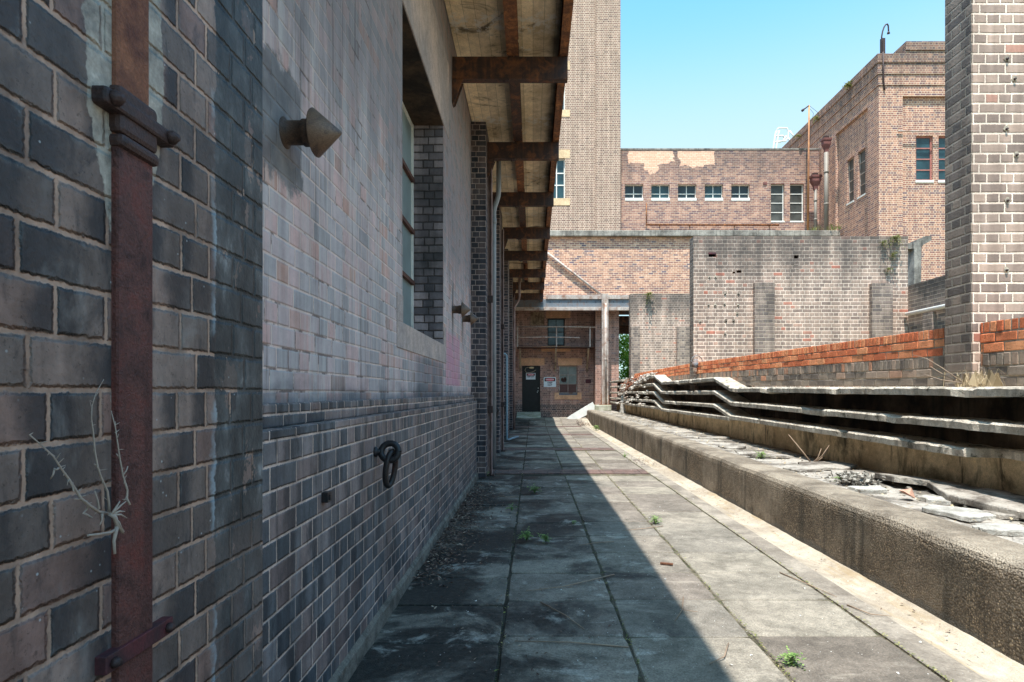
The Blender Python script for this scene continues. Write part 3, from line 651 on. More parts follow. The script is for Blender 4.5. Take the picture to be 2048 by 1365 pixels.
# kerb wall and ledge
def zk(y): return 0.50 + 0.004 * y
t = thing('concrete_kerb', (2.48, 3, 0), 'long low kerb wall of rough pebbly concrete along the sunny side of the path', 'kerb wall')
def kprof(y):
    j = 0.006 * nz(y * 4.0, 2.2) + 0.004 * nz(y * 17.0, 5.2); z = zk(y) + 0.008 * nz(y * 1.3, 9.1)
    return [(2.48 - j, -.1), (2.482 - j, 0.13), (2.484 - j, z - 0.10), (2.49 - j, z - 0.055), (2.512 - j, z - 0.022), (2.55, z - 0.006), (2.62, z), (2.80, z - 0.004), (2.875 + 0.02 * nz(y * 2.5, 3), z - 0.012), (2.89, -.1)]
mb = MB(); extrude_y(mb, kprof, frange(-6, 28.2, 0.05)); mb.build('kerb_wall', CO_KERB, t)
mb = MB()
ys = frange(-6, 28.6, 0.12); xs = [2.86 + i * 0.1 for i in range(12)]
for a in range(len(ys) - 1):
    for b in range(len(xs) - 1):
        q = lambda x, y: (x, y, zk(y) - 0.035 + 0.018 * nz(x * 2.2, y * 2.2) + 0.01 * nz(x * 7, y * 7, 3))
        mb.face([q(xs[b], ys[a]), q(xs[b + 1], ys[a]), q(xs[b + 1], ys[a + 1]), q(xs[b], ys[a + 1])], 0.5, True)
struct(mb.build('ledge', CO_LEDGE))
mb = MB(); mb.box(4.02, 9.0, -6, 27.5, -.1, 1.38); struct(mb.build('raised_ground', M_GROUND))

# ================================================================== left building
root = thing('brick_building', (-1.5, 12, 0), 'shaded brick building left of the path with pale walls over a dark stepped base', 'building')
WIN = (4.63, 6.756, 1.934, 4.42)
mb = MB(); mb.wall('x+', 1.6, 29.4, 0.0, 7.2, -1.012, 0.4, [WIN]); mb.build('wall', BR_MAIN, root)
mb = MB(); mb.wall('x+', -6, 1.60, 0, 7.2, -1.012, 0.4); mb.box(-9, -8.7, -6, 29.4, 0, 7.2); mb.box(-8.7, -1.42, -6, -5.7, 0, 7.2); mb.box(-8.7, -1.42, -5.7, 29.4, 7.0, 7.2); mb.build('rear_wall', BR_DARKPIER, root)
def jag_prism(mb, x0, x1, y0, y1, z0, z1): mb.box(x0, x1, y0, y1, z0, z1)
mb = MB(); mb.box(-1.01, -0.914, 1.72, 9.76, 0.10, 1.26); mb.build('plinth', BR_PLINTH, root, bevel=0.006)
mb = MB(); mb.box(-1.01, -0.963, 1.72, 9.76, 1.26, 1.351); mb.build('plinth_cap', BR_PLINTH, root, bevel=0.008)
mb = MB(); extrude_y(mb, lambda y: [(-1.01, -.05), (-0.888 + 0.006 * nz(y * 5), -.05), (-0.896 + 0.006 * nz(y * 5, 4), 0.075 + 0.01 * nz(y * 3, 7)), (-0.918, 0.10), (-1.01, 0.10)], frange(1.72, 9.76, 0.1)); mb.build('footing', CO_CEMENT, root)
mb = MB(); mb.box(-1.3, -0.78, -6, 1.729, 0, 5.82); mb.build('pier', BR_NEAR, root, bevel=0.006)
for a, b in ((9.76, 10.95), (13.8, 15.0), (18.4, 19.4), (22.4, 23.6)):
    mb = MB(); mb.box(-1.01, -0.77, a, b, 0, 5.82); mb.build('pier', BR_DARKPIER, root, bevel=0.006)
for a, b in ((10.95, 13.8), (15.0, 18.4), (19.4, 22.4), (23.6, 29.38)):
    mb = MB(); mb.box(-1.011, -0.914, a, b, 0.0, 1.26); mb.build('plinth', BR_PLINTH, root)
    mb = MB(); mb.box(-1.011, -0.963, a, b, 1.26, 1.351); mb.build('plinth_cap', BR_PLINTH, root)
# window surround: sill slab with short upstands, deep plain lintel
mb = MB(); mb.box(-1.345, -1.004, 4.43, 6.93, 1.73, 1.934); mb.box(-1.3, -1.0045, 4.43, 4.628, 1.934, 2.14); mb.box(-1.3, -1.0045, 6.758, 6.93, 1.934, 2.14); mb.build('sill', CO_SURROUND, root, bevel=0.004)
mb = MB(); mb.box(-1.2, -1.0045, 4.2, 7.15, 4.424, 5.3); mb.build('lintel', CO_SURROUND, root, bevel=0.004)
mb = MB(); mb.box(-1.40, -1.013, 4.634, 6.752, 4.404, 4.419); mb.build('soffit', CO_DARKSOFFIT, root)
mb = MB(); mb.box(-1.40, -1.016, 6.738, 6.753, 1.936, 4.404); mb.build('reveal', BR_REVEAL, root)
mb = MB()
for a, b in ((4.634, 4.66), (5.33, 5.37), (6.03, 6.07), (6.70, 6.737)): mb.box(-1.385, -1.345, a, b, 1.936, 4.404)
for z in (1.95, 4.385): mb.box(-1.384, -1.346, 4.634, 6.737, z - 0.014, z + 0.014)
wn = mb.build('window', M_WINFRAME, root)
mb = MB()
for z in (2.62, 3.19, 3.77): mb.box(-1.39, -1.33, 4.64, 6.73, z - 0.022, z + 0.022)
mb.build('transom', M_RUSTFRAME, wn)
mb = MB(); mb.box(-1.375, -1.366, 4.64, 6.73, 1.95, 4.39); mb.build('pane', G_FROST, wn)
mb = MB(); mb.box(-1.55, -1.42, 4.4, 7.0, 1.7, 4.6); mb.build('backing_panel', M_VOID, root)  # dark sheet behind the glass, painted as the unlit room
def wy(x, X): return X * F / (VX - x) if X > 0 else -X * F / (VX - x)
def wall_pts(pix, X):
    out = []
    for x, y in pix:
        Y = wy(x, X); out.append((Y, PZ(y, Y)))
    return out
# near downpipe set in the pier
PXF = -0.765
y0p, y1p = 0.775 * F / 838, 0.775 * F / 768
t = thing('drainpipe', (-0.77, 1.15, 0), 'rusty red rectangular drainpipe on the nearest brick pier', 'drainpipe')
mb = MB(); mb.box(-0.86, PXF, y0p, y1p, 0, 1.86); mb.build('pipe', M_DOWNPIPE, t, bevel=0.006)
mb = MB(); mb.box(-0.86, PXF - 0.006, y0p + 0.001, y1p - 0.001, 1.86, 5.8); mb.build('upper_pipe', M_DOWNPIPE_UP, t, bevel=0.008)
mb = MB()
mb.box(-0.80, PXF + 0.006, y0p - 0.006, y1p + 0.008, 1.872, 1.962); mb.box(-0.80, PXF + 0.010, y0p - 0.006, y1p + 0.008, 1.846, 1.872); mb.build('socket', M_IRON, t, bevel=0.010)
mb = MB(); mb.box(-0.79, PXF + 0.012, y0p - 0.05, y1p + 0.055, 1.905, 1.937); st = mb.build('strap', M_IRON, t, bevel=0.007)
for yy in (y0p - 0.03, y1p + 0.036):
    mb = MB(); mb.lathe((PXF + 0.007, yy, 1.921), (1, 0, 0), [(0, .014), (.012, .014), (.016, .010), (.022, .007), (.022, 0.0)], 10); mb.build('bolt', M_IRON, st)
mb = MB(); mb.box(-0.79, PXF + 0.006, y0p - 0.042, y1p + 0.055, 0.887, 0.920); st = mb.build('strap', M_REDPAINT, t, bevel=0.002); st['label'] = 'flat red painted strap with bolted ends'
for yy in (y0p - 0.024, y1p + 0.036):
    mb = MB(); mb.lathe((PXF + 0.005, yy, 0.903), (1, 0, 0), [(0, .010), (.008, .010), (.014, .006), (.014, 0.0)], 6); mb.build('bolt', M_IRON, st)

# dead twiggy plant rooted behind the pipe
mb = MB()
def twl(pix, X, r0, r1):
    pts = []
    for k, (cx, cy) in enumerate(pix):
        xx, yy = cx / 2.0018, 683 + cy / 2.0018; Xk = X + 0.012 * nz(k * 1.7, cx * 0.01); Y = wy(xx, Xk); pts.append((Xk, Y, PZ(yy, Y)))
    n = len(pts); mb.tube(pts, [r0 + (r1 - r0) * k / (n - 1) for k in range(n)], 6)
    if n > 6:
        rs = random.Random(n * 7 + int(pix[0][0]))
        for k in range(1, n):
            for _ in range(3):
                f = rs.random(); p = Vector(pts[k - 1]).lerp(Vector(pts[k]), f); dd = Vector((rs.gauss(0, .3), rs.gauss(0, 1), rs.gauss(.3, 1))).normalized() * rs.uniform(.004, .014)
                mb.tube([p, p + dd * .6, p + dd], [r1 * 1.2, r1 * .9, r1 * .4], 4)
twl([(440, 692), (395, 683), (355, 655), (325, 630), (300, 590), (278, 555), (245, 510), (215, 462), (170, 420), (118, 374)], -0.735, .0030, .0009)
twl([(437, 690), (436, 650), (430, 600), (405, 545), (392, 505), (380, 440), (374, 370), (366, 310), (368, 260), (385, 205), (416, 152)], -0.735, .0022, .0005)
twl([(520, 655), (508, 630), (510, 595), (492, 535), (480, 470), (470, 400), (462, 345), (445, 278)], -0.725, .0021, .0007)
twl([(440, 690), (460, 705), (470, 735), (492, 765)], -0.722, .0040, .0032)
twl([(470, 735), (462, 770), (456, 800), (460, 852)], -0.722, .004, .0022)
twl([(470, 752), (440, 766), (400, 772), (352, 777)], -0.722, .003, .0018)
for tip in ((480, 640), (500, 682), (508, 708), (478, 662), (462, 668), (496, 770), (505, 640)): twl([(445, 695), ((445 + tip[0]) / 2 + 6, (695 + tip[1]) / 2 - 8), tip], -0.720, .0024, .0009)
for a, b in (((278, 555), (296, 603)), ((325, 630), (300, 632)), ((355, 655), (332, 690)), ((397, 672), (380, 600)), ((218, 510), (202, 552)), ((235, 508), (215, 515)), ((392, 505), (378, 492)), ((480, 470), (466, 450)), ((492, 535), (512, 500)), ((355, 655), (340, 640)), ((410, 690), (400, 735)), ((340, 690), (370, 705))):
    twl([a, ((a[0] + b[0]) / 2 + 3, (a[1] + b[1]) / 2 + 2), b], -0.732, .0018, .0009)
tag(mb.build('dead_plant', M_TWIG), 'bleached leafless twiggy plant growing from beside the red drainpipe', 'plant')

# conical vents on the main wall
for (y, z, lab) in ((2.44, 2.452, 'large conical iron wall vent nearest the camera, on the pale brick wall'), (7.50, 2.435, 'rusty conical wall vent just past the deep window, nearer of the far pair'), (8.58, 2.455, 'rusty conical wall vent beside the dark pier, farther of the far pair')):
    t = thing('wall_vent', (-1.012, y, z), lab, 'vent', 'conical vents on the left wall')
    s = 1.0 if y < 3 else 1.0
    mb = MB(); mb.lathe((-1.02, y, z), (1, 0, 0), [(0, .062), (.010, .062), (.012, .048), (.085, .048), (.086, .054), (.125, .054), (.126, .047), (.15, .047)], 24); mb.build('pipe', M_VENT, t)
    mb = MB(); mb.lathe((-1.02, y, z), (1, 0, 0), [(.128, .093), (.133, .095), (.238, .006), (.24, .0005)], 32); mb.build('cone', M_VENTCONE, t)

# mooring style rings on the plinths
def ringpts(c, ax, bx, ra, rb, n=20, a0=0.0, a1=6.2832):
    c = Vector(c); ax = Vector(ax); bx = Vector(bx)
    return [c + ax * ra * math.cos(a0 + (a1 - a0) * k / n) + bx * rb * math.sin(a0 + (a1 - a0) * k / n) for k in range(n + 1)]
for (x, y, z, lab) in ((-0.914, 3.45, 1.05, 'black iron wall ring with a hanging link on the near brick base'), (-0.914, 13.4, 1.0, 'black iron wall ring on the base between the second and third piers'), (-0.914, 17.6, 1.0, 'black iron wall ring on the far base beside the pale blue pipe')):
    t = thing('wall_ring', (x, y, z), lab, 'iron ring', 'iron rings on the base of the left wall')
    mb = MB(); mb.lathe((x - .005, y, z), (1, 0, 0), [(0, .03), (.02, .03), (.022, .02), (.05, .018)], 14); mb.tube(ringpts((x + 0.088, y, z), (1, 0, 0), (0, 0.25, 0.97), 0.05, 0.05, 18), 0.019, 10, caps=False); mb.build('eye_bolt', M_BLACKIRON, t)
    mb = MB(); mb.tube(ringpts((x + 0.088, y + 0.012, z - 0.098), (0.45, 0.9, 0), (0.12, 0, 1), 0.040, 0.100, 24), 0.017, 10, caps=False); mb.build('link', M_BLACKIRON, t)
mb = MB(); mb.box(-0.916, -0.885, 2.58, 2.625, 0.915, 0.96); mb.box(-0.886, -0.878, 2.59, 2.615, 0.925, 0.95)
tag(mb.build('anchor_plate', M_BLACKIRON, bevel=0.003), 'small black iron stub set in the near brick base', 'bracket')

# stanchions and downpipes at the piers
for (y, x0, x1, lab) in ((10.1, -0.768, -0.69, 'tall faded pink steel stanchion against the second pier'), (14.3, -0.768, -0.70, 'tall faded pink steel stanchion against the third pier'), (22.9, -0.768, -0.70, 'tall faded pink steel stanchion against the farthest pier')):
    t = thing('stanchion', ((x0 + x1) / 2, y, 0), lab, 'steel post', 'steel stanchions on the left piers')
    mb = MB(); mb.ibeam(((x0 + x1) / 2, y, 0), ((x0 + x1) / 2, y, 5.3), 0.16, x1 - x0, (1, 0, 0), 0.012, 0.012); mb.build('column', M_STANCHION, t)
    mb = MB(); mb.box(x0, x1 + 0.04, y - 0.12, y + 0.12, 0.0, 0.02); mb.build('base_plate', M_IRON, t)
    for zz in (1.05, 2.9):
        mb = MB(); mb.box(x0 + 0.01, x1 + 0.015, y - 0.086, y - 0.07, zz, zz + 0.12); mb.build('clip', M_IRON, t)
for (y, lab) in ((11.0, 'grey drainpipe kinked under the canopy beside the second pier'), (22.2, 'grey drainpipe kinked under the canopy beside the farthest pier')):
    mb = MB(); yy = y - 0.02
    x0 = -0.70
    mb.tube([(-0.5, yy, 5.8), (-0.5, yy, 5.05), (-0.51, yy, 4.92), (-0.55, yy, 4.80), (-0.66, yy, 4.62), (x0, yy, 4.52), (x0, yy, 4.40), (x0, yy, 0.02)] if y > 15 else [(-0.63, yy, 5.8), (-0.63, yy, 5.12), (-0.64, yy, 5.0), (-0.67, yy, 4.9), (-0.70, yy, 4.82), (-0.72, yy, 4.72), (-0.72, yy, 4.6), (-0.72, yy, 0.02)], 0.045, 12)
    mb.lathe((x0 if y > 15 else -0.72, yy, 4.58), (0, 0, -1), [(0, .052), (.09, .052), (.09, .04)], 12)
    tag(mb.build('drainpipe', M_GREYPIPE if y < 15 else M_STANCHION), lab, 'drainpipe')
mb = MB(); yb = 17.0
mb.tube([(-0.93, yb, 2.46), (-0.88, yb, 2.5), (-0.80, yb, 2.5), (-0.755, yb, 2.46), (-0.745, yb, 2.38), (-0.745, yb, 0.12), (-0.735, yb, 0.07), (-0.69, yb + 0.15, 0.045), (-0.60, yb + 0.5, 0.06), (-0.45, yb + 1.1, 0.06)], 0.028, 10)
mb.lathe((-0.745, yb, 1.0), (0, 0, 1), [(0, .034), (.05, .034)], 10)
tag(mb.build('water_pipe', M_BLUEPIPE), 'thin pale blue pipe with a hooked top and bent foot on the left wall', 'pipe')

# ================================================================== canopy
t = thing('canopy', (-0.3, 10, 5.3), 'long concrete canopy with rusty steel beams sticking out over the path', 'canopy')
CY0, CY1 = -6.0, 27.66
mb = MB()
for a, b in zip(frange(CY0, CY1, 2.2)[:-1], frange(CY0, CY1, 2.2)[1:]): mb.box(-1.0, 0.33, a + 0.002, b - 0.002, 5.82, 5.94)
mb.build('slab', CO_SOFFIT, t)
mb = MB(); mb.ibeam((0.384, CY0, 5.775), (0.384, CY1, 5.775), 0.105, 0.37, (0, 0, 1), 0.02, 0.014, 1); mb.build('edge_beam', M_EDGE, t)
beams = [-0.1, 2.43, 4.97, 7.51, 10.05, 12.55, 15.2, 17.7, 20.3, 22.7, 25.2]
for y in beams:
    pier = any(a - .2 < y < b + .2 for a, b in ((9.76, 10.95), (13.8, 15.2), (22.4, 23.6))) or y < 1.7
    xw = -0.765 if pier else -1.008
    mb = MB(); mb.ibeam((xw, y, 5.448), (0.433, y, 5.448), 0.11, 0.276, (0, 0, 1), 0.022, 0.014, 1); bo = mb.build('beam', M_BEAM, t)
    mb = MB(); P = [(xw, y - .06, 5.30), (xw + .13, y - .06, 5.30), (xw + .03, y - .06, 5.02), (xw, y - .06, 5.0)]
    mb.loft([P, [(p[0], y - .045, p[2]) for p in P]]); mb.loft([[(p[0], y + .045, p[2]) for p in P], [(p[0], y + .06, p[2]) for p in P]])
    mb.box(xw + 0.002, xw + .014, y - .045, y + .045, 5.0, 5.29); mb.build('bracket', M_BEAM, bo)
    mb = MB(); mb.box(-0.42, -0.30, y - 0.075, y - 0.02, 5.285, 5.309); mb.box(-0.37, -0.35, y - 0.07, y - 0.05, 5.26, 5.285); mb.build('clip', M_IRON, bo)
for i in range(len(beams) - 1):
    a, b = beams[i] + 0.03, beams[i + 1] - 0.07
    dz = 0.0
    if beams[i] > 16: b -= 0.6 + 0.5 * (i % 2)
    if 9 < beams[i] < 16: a += 0.35 * (i % 2)
    mb = MB(); mb.ibeam((-0.253, a, 5.70), (-0.253, b, 5.70 - (0.05 if beams[i] > 16 else 0)), 0.145, 0.22, (0, 0, 1), 0.02, 0.014); mb.build('purlin', M_BEAM if i % 2 else M_EDGE, t)

# ================================================================== building at the end of the path
root = thing('brick_building', (3.5, 29, 0), 'brown brick building closing the end of the path, with a flat concrete roof slab', 'building')
YU, YE = 27.9, 29.4
mb = MB(); mb.wall('y', -1.6, 14.2, 5.62, 8.66, YU, 0.35); mb.build('upper_wall', BR_UPPER, root)
mb = MB(); mb.box(-1.6, 14.25, 27.7, 29.58, 8.664, 8.925); mb.build('roof', CO_SLAB, root, bevel=0.02)
mb = MB(); mb.box(-1.0, 9.0, 28.26, 29.39, 5.62, 5.8); mb.build('soffit', CO_DARKSOFFIT, root)
DO = (PX(1044, YE), PX(1080.5, YE), 0.455, PZ(732, YE)); W1 = (PX(1118, YE), PX(1154.5, YE), PZ(790.5, YE), PZ(731.5, YE)); W2 = (PX(1095, YE), PX(1129.5, YE), PZ(692, YE), PZ(637, YE)); LV = (PX(1061, YE), PX(1089, YE), PZ(651, YE), PZ(624, YE))
ZP = PZ(809.5, YE)
mb = MB(); mb.wall('y', -1.01, 3.07, ZP, 5.62, YE, 0.4, [DO, W1, W2, LV]); mb.build('end_wall', BR_END, root)
mb = MB(); mb.wall('y', -1.01, 3.07, 0.0, ZP, YE - 0.03, 0.43, [(DO[0], DO[1], DO[2], ZP + 1)]); mb.build('plinth', BR_ENDLOW, root)
mb = MB(); mb.box(-1.0, 9, 29.8, 30.0, 0, 5.62); 
mb2 = MB(); mb2.box(-1.0, 3.07, 29.9, 30.0, 0, 5.6); mb2.build('backing_panel', M_VOID, root)  # black sheet in place of the unlit inside of the end building
mb = MB(); mb.wall('y', 2.98, 4.10, 0.2, 5.62, 28.5, 1.3); mb.build('pier', BR_END, root)
mb = MB(); mb.wall('y', 5.6, 14.2, 0.0, 5.62, 28.3, 0.4); mb.build('rear_wall', BR_END, root)
mb = MB()
for k, (y, za, zb) in enumerate(((28.6, 5.15, 5.6), (29.6, 4.75, 5.2), (30.6, 4.42, 4.9))): mb.box(4.1, 5.6, y, y + 0.25, za, zb)
mb.build('opening_lintel', M_BEAM, root)
for (xa, xb, ya, yb) in ((1042, 1089, 717, 731.5), (1116, 1164, 717, 731.5), (1092, 1141, 622, 636.8)):
    mb = MB(); mb.box(PX(xa, YE), PX(xb, YE), YE - 0.012, YE + 0.2, PZ(yb, YE) + 0.003, PZ(ya, YE)); mb.build('lintel', CO_LINTEL, root)
mb = MB(); mb.box(PX(1109, YE), PX(1163, YE), YE - 0.03, YE + 0.25, PZ(799, YE), PZ(790.7, YE)); mb.box(PX(1109, YE), PX(1117.8, YE), YE - 0.03, YE + 0.1, PZ(790.7, YE), PZ(785.5, YE)); mb.box(PX(1154.7, YE), PX(1163, YE), YE - 0.03, YE + 0.1, PZ(790.7, YE), PZ(785.5, YE)); mb.build('sill', CO_LINTEL, root)
mb = MB(); mb.box(PX(1083, YE), PX(1141, YE), YE - 0.02, YE + 0.25, PZ(703.5, YE), PZ(692.4, YE)); mb.build('sill', CO_LINTEL, root)
# door
mb = MB(); mb.box(DO[0], DO[1], YE + 0.16, YE + 0.22, DO[2], DO[3]); do = mb.build('door', M_DOOR, root)
for z in (2.42, 0.60):
    mb = MB(); mb.box(DO[0] + 0.03, DO[1] - 0.03, YE + 0.150, YE + 0.16, z, z + 0.04); mb.build('rail', M_DOOR, do)
for x, z, nm in ((0.245, 1.60, 'lock'), (0.235, 1.46, 'keyhole_plate'), (0.20, 1.40, 'handle')):
    mb = MB(); mb.box(x, x + 0.025, YE + 0.11, YE + 0.16, z, z + 0.045); mb.build(nm, M_WHITEPAINT, do)
# windows
def window(parent, u0, u1, z0, z1, d, ncol, rows, mfr, mgl, bar=0.03, fr=0.045, axis='y', name='window', panes=None):
    """frame with bars in a wall; rows = list of transom heights as fractions"""
    P = (lambda a, b, c, e, y0, y1: (a, b, d + y0, d + y1, c, e)) if axis == 'y' else (lambda a, b, c, e, y0, y1: (d + y0, d + y1, a, b, c, e))
    mb = MB()
    mb.box(*P(u0, u0 + fr, z0, z1, 0, 0.06)); mb.box(*P(u1 - fr, u1, z0, z1, 0, 0.06)); mb.box(*P(u0 + fr, u1 - fr, z0, z0 + fr, 0, 0.06)); mb.box(*P(u0 + fr, u1 - fr, z1 - fr, z1, 0, 0.06))
    for k in range(1, ncol):
        u = u0 + (u1 - u0) * k / ncol; mb.box(*P(u - bar / 2, u + bar / 2, z0 + fr, z1 - fr, 0.004, 0.05))
    for r in rows:
        z = z0 + (z1 - z0) * r; mb.box(*P(u0 + fr, u1 - fr, z - bar / 2, z + bar / 2, 0.002, 0.052))
    w = mb.build(name, mfr, parent)
    if panes is None: panes = [(u0 + fr, u1 - fr, z0 + fr, z1 - fr, mgl)]
    for (a, b, c, e, m) in panes:
        mb = MB(); mb.box(*P(a, b, c, e, 0.026, 0.034)); mb.build('pane', m, w)
    return w
u0, u1, z0, z1 = W1; cx = (u0 + u1) / 2; h = (z1 - z0)
R = [z0 + 0.09 + (h - 0.09) * k / 3 for k in range(4)]
window(root, u0 + 0.01, u1 - 0.01, z0 + 0.09, z1 - 0.01, YE + 0.1, 2, [1 / 3, 2 / 3], M_PALESTEEL, G_GREY, 0.022, 0.03, panes=[
    (u0 + .04, cx - .011, R[2], R[3] - .04, G_GREY), (cx + .011, u1 - .04, R[2], R[3] - .04, G_GREY), (cx + .011, u1 - .04, R[1], R[2], G_GREY),
    (u0 + .04, cx - .011, R[0] + .03, R[1], M_BROWNPANEL), (cx + .011, u1 - .04, R[0] + .03, R[1], M_BROWNPANEL)])
# broken pane: ring of jagged grey glass around a hole with the brown panel behind
mb = MB(); a0, a1, b0, b1 = u0 + .04, cx - .011, R[1], R[2]; hc = ((a0 + a1) / 2, (b0 + b1) / 2 - 0.02); N = 28
outer = []; inner = []
for k in range(N):
    a = 2 * math.pi * k / N; ca, sa = math.cos(a), math.sin(a); s = min((a1 - a0) / 2 / max(abs(ca), 1e-6), (b1 - b0) / 2 / max(abs(sa), 1e-6))
    outer.append(((a0 + a1) / 2 + ca * s, YE + 0.13, (b0 + b1) / 2 + sa * s)); rr = 0.145 + 0.03 * nz(k * 0.9, 4.4) + (0.03 if k in (4, 5) else 0) - (0.06 if k in (7, 8) else 0); inner.append((hc[0] + ca * rr, YE + 0.13, hc[1] + sa * rr * 0.85))
for k in range(N): mb.face([outer[k], outer[(k + 1) % N], inner[(k + 1) % N], inner[k]])
mb.build('broken_pane', G_GREY, root)
mb = MB(); mb.box(u0, u1, YE + 0.28, YE + 0.3, z0, z1); mb.build('backing_panel', M_BROWNPANEL, root)
mb = MB(); mb.box(u0, u1, YE + 0.02, YE + 0.22, z0, z0 + 0.085); mb.build('inner_sill', M_BLUESTEEL, root)
u0, u1, z0, z1 = W2; cx = (u0 + u1) / 2
window(root, u0 + .01, u1 - .01, z0 + .02, z1 - .01, YE + 0.1, 2, [0.5], M_DOOR, G_BLUE, 0.035, 0.05)
u0, u1, z0, z1 = LV
mb = MB(); n = 5
for k in range(n): mb.box(u0 + (u1 - u0) * k / n + .004, u0 + (u1 - u0) * (k + 1) / n - .004, YE + 0.03, YE + 0.06, z0, z1)
mb.build('boarded_hatch', M_TIMBER, root)
# doorstep ramp
mb = MB(); xa, xb = PX(1034, 29.2), PX(1081.5, 29.0)
mb.loft([[(xa, 27.9, 0.05), (xb, 27.9, 0.05), (xb, 27.9, 0.225), (xa, 27.9, 0.225)], [(xa, 29.35, 0.05), (xb, 29.35, 0.05), (xb, 29.35, 0.452), (xa, 29.35, 0.452)]])
tag(mb.build('doorstep', CO_FOOT, bevel=0.01), 'sloping pale concrete doorstep in front of the black door', 'doorstep')
# lamp over the door
t = thing('bulkhead_lamp', (PX(1063, YE), YE, 2.62), 'cream oval bulkhead lamp with a loop of cable above the black door', 'lamp')
lx = PX(1063, YE)
mb = MB(); mb.lathe((lx, YE + 0.13, 2.63), (0, -1, 0), [(0, .10), (.03, .10), (.05, .085), (.075, .05), (.085, 0.001)], 20)
for i, v in enumerate(mb.v): mb.v[i] = (lx + (v[0] - lx) * 1.25, v[1], 2.63 + (v[2] - 2.63) * 0.5)
mb.build('lamp_cover', M_LAMPGLASS, t)
mb = MB(); mb.tube([(lx - 0.1, YE + .1, 2.65), (lx - .27, YE + .05, 2.62), (lx - .32, YE + .04, 2.5), (lx - .26, YE + .05, 2.40), (lx - .1, YE + .06, 2.38), (lx + .1, YE + .09, 2.44), (lx + .22, YE + .12, 2.52)], 0.012, 6); mb.build('cable', M_CABLE, t)
# signs
def text(parent, s, size, x, y, z, mat, bold=0.0):
    cu = bpy.data.curves.new('lettering', 'FONT'); cu.body = s; cu.size = size; cu.align_x = 'CENTER'; cu.align_y = 'CENTER'; cu.extrude = 0.001; cu.offset = bold
    ob = bpy.data.objects.new('tmp', cu); COL.objects.link(ob); dg = bpy.context.evaluated_depsgraph_get(); me = bpy.data.meshes.new_from_object(ob.evaluated_get(dg)); bpy.data.objects.remove(ob)
    me.transform(Matrix.Translation(Vector((x, y, z)) - Vector(parent['_loc'])) @ Matrix.Rotation(math.pi / 2, 4, 'X')); me.materials.clear(); me.materials.append(mat); me.name = 'lettering'
    o = bpy.data.objects.new('lettering', me); COL.objects.link(o); o.parent = parent; o['_loc'] = parent['_loc']; return o
def sign(x0, x1, y0, y1, Y, label, lines, red):
    X0, X1, Z0, Z1 = PX(x0, Y), PX(x1, Y), PZ(y1, Y), PZ(y0, Y); w = X1 - X0; hh = Z1 - Z0
    t = thing('warning_sign', ((X0 + X1) / 2, Y, (Z0 + Z1) / 2), label, 'sign')
    mb = MB(); mb.box(X0, X1, Y - 0.006, Y, Z0, Z1); mb.build('board', M_SIGNWHITE, t)
    zb0, zb1 = Z1 - hh * 0.42, Z1 - hh * 0.08
    mb = MB(); mb.box(X0 + w * .07, X1 - w * .07, Y - 0.009, Y - 0.0065, zb0, zb1); mb.build('header_panel', M_SIGNBLACK, t)
    zc = (zb0 + zb1) / 2; xc = (X0 + X1) / 2
    if red:
        mb = MB(); n = 28
        ring = lambda yy: [(xc + w * .37 * math.cos(6.2832 * k / n), yy, zc + (zb1 - zb0) * .42 * math.sin(6.2832 * k / n)) for k in range(n)]
        mb.loft([ring(Y - .0095), ring(Y - .012)]); mb.build('oval_panel', M_SIGNRED, t)
    text(t, 'DANGER', (zb1 - zb0) * 0.62, xc, Y - 0.0135, zc, M_SIGNWHITE, 0.002)
    zt = zb0 - hh * 0.04
    for k, ln in enumerate(lines): text(t, ln, hh * (0.23 if red else 0.2), xc, Y - 0.0085, zt - hh * (0.12 + 0.24 * k), M_SIGNBLACK, 0.003)
sign(1087.5, 1112, 755, 774.3, YE, 'white danger keep out sign with a red oval, on the brick between door and window', ['KEEP', 'OUT'], True)
sign(1052, 1071, 746.5, 759.5, YE + 0.15, 'small white danger sign fixed high on the black door', ['KEEP OUT'], True)
mb = MB(); mb.box(PX(1171, YE), PX(1182, YE), YE - 0.015, YE - 0.001, PZ(767, YE), PZ(759, YE)); tag(mb.build('wall_plaque', M_REDPAINT), 'small dull red plate on the end wall right of the broken window', 'plate')

# balcony walkway
t = thing('balcony', (1.1, 28.9, 3.6), 'narrow steel walkway with two pale rails across the end wall above the door', 'walkway')
YB = 28.5; xa, xb = PX(1034, YB), PX(1191, YB)
mb = MB(); mb.box(xa, xb, YB - 0.02, YE - 0.03, PZ(694, YB) - 0.03, PZ(694, YB)); mb.build('floor', M_BEAM, t)
for y in (654, 675):
    mb = MB(); mb.tube([(xa, YB, PZ(y, YB)), (PX(1120, YB), YB, PZ(y, YB) + 0.004), ((xb if y < 660 else PX(1160, YB)), YB, PZ(y + 1, YB))], 0.03, 8); mb.build('rail', M_PALESTEEL, t)
for x in (1035, 1113, 1180):
    mb = MB(); mb.box(PX(x, YB) - .03, PX(x, YB) + .03, YB - .03, YB + .03, PZ(694, YB), PZ(653.5, YB)); mb.build('post', M_PALESTEEL, t)
for x in (1040, 1112, 1177):
    mb = MB(); X = PX(x, YB); mb.bar((X, YB + 0.03, PZ(697, YB)), (X, YE - 0.035, 2.55), 0.085, 0.07, (0, 1, 0)); mb.box(X - .04, X + .04, YE - 0.08, YE - 0.031, 2.42, 2.62); mb.build('bracket', M_TIMBER, t)

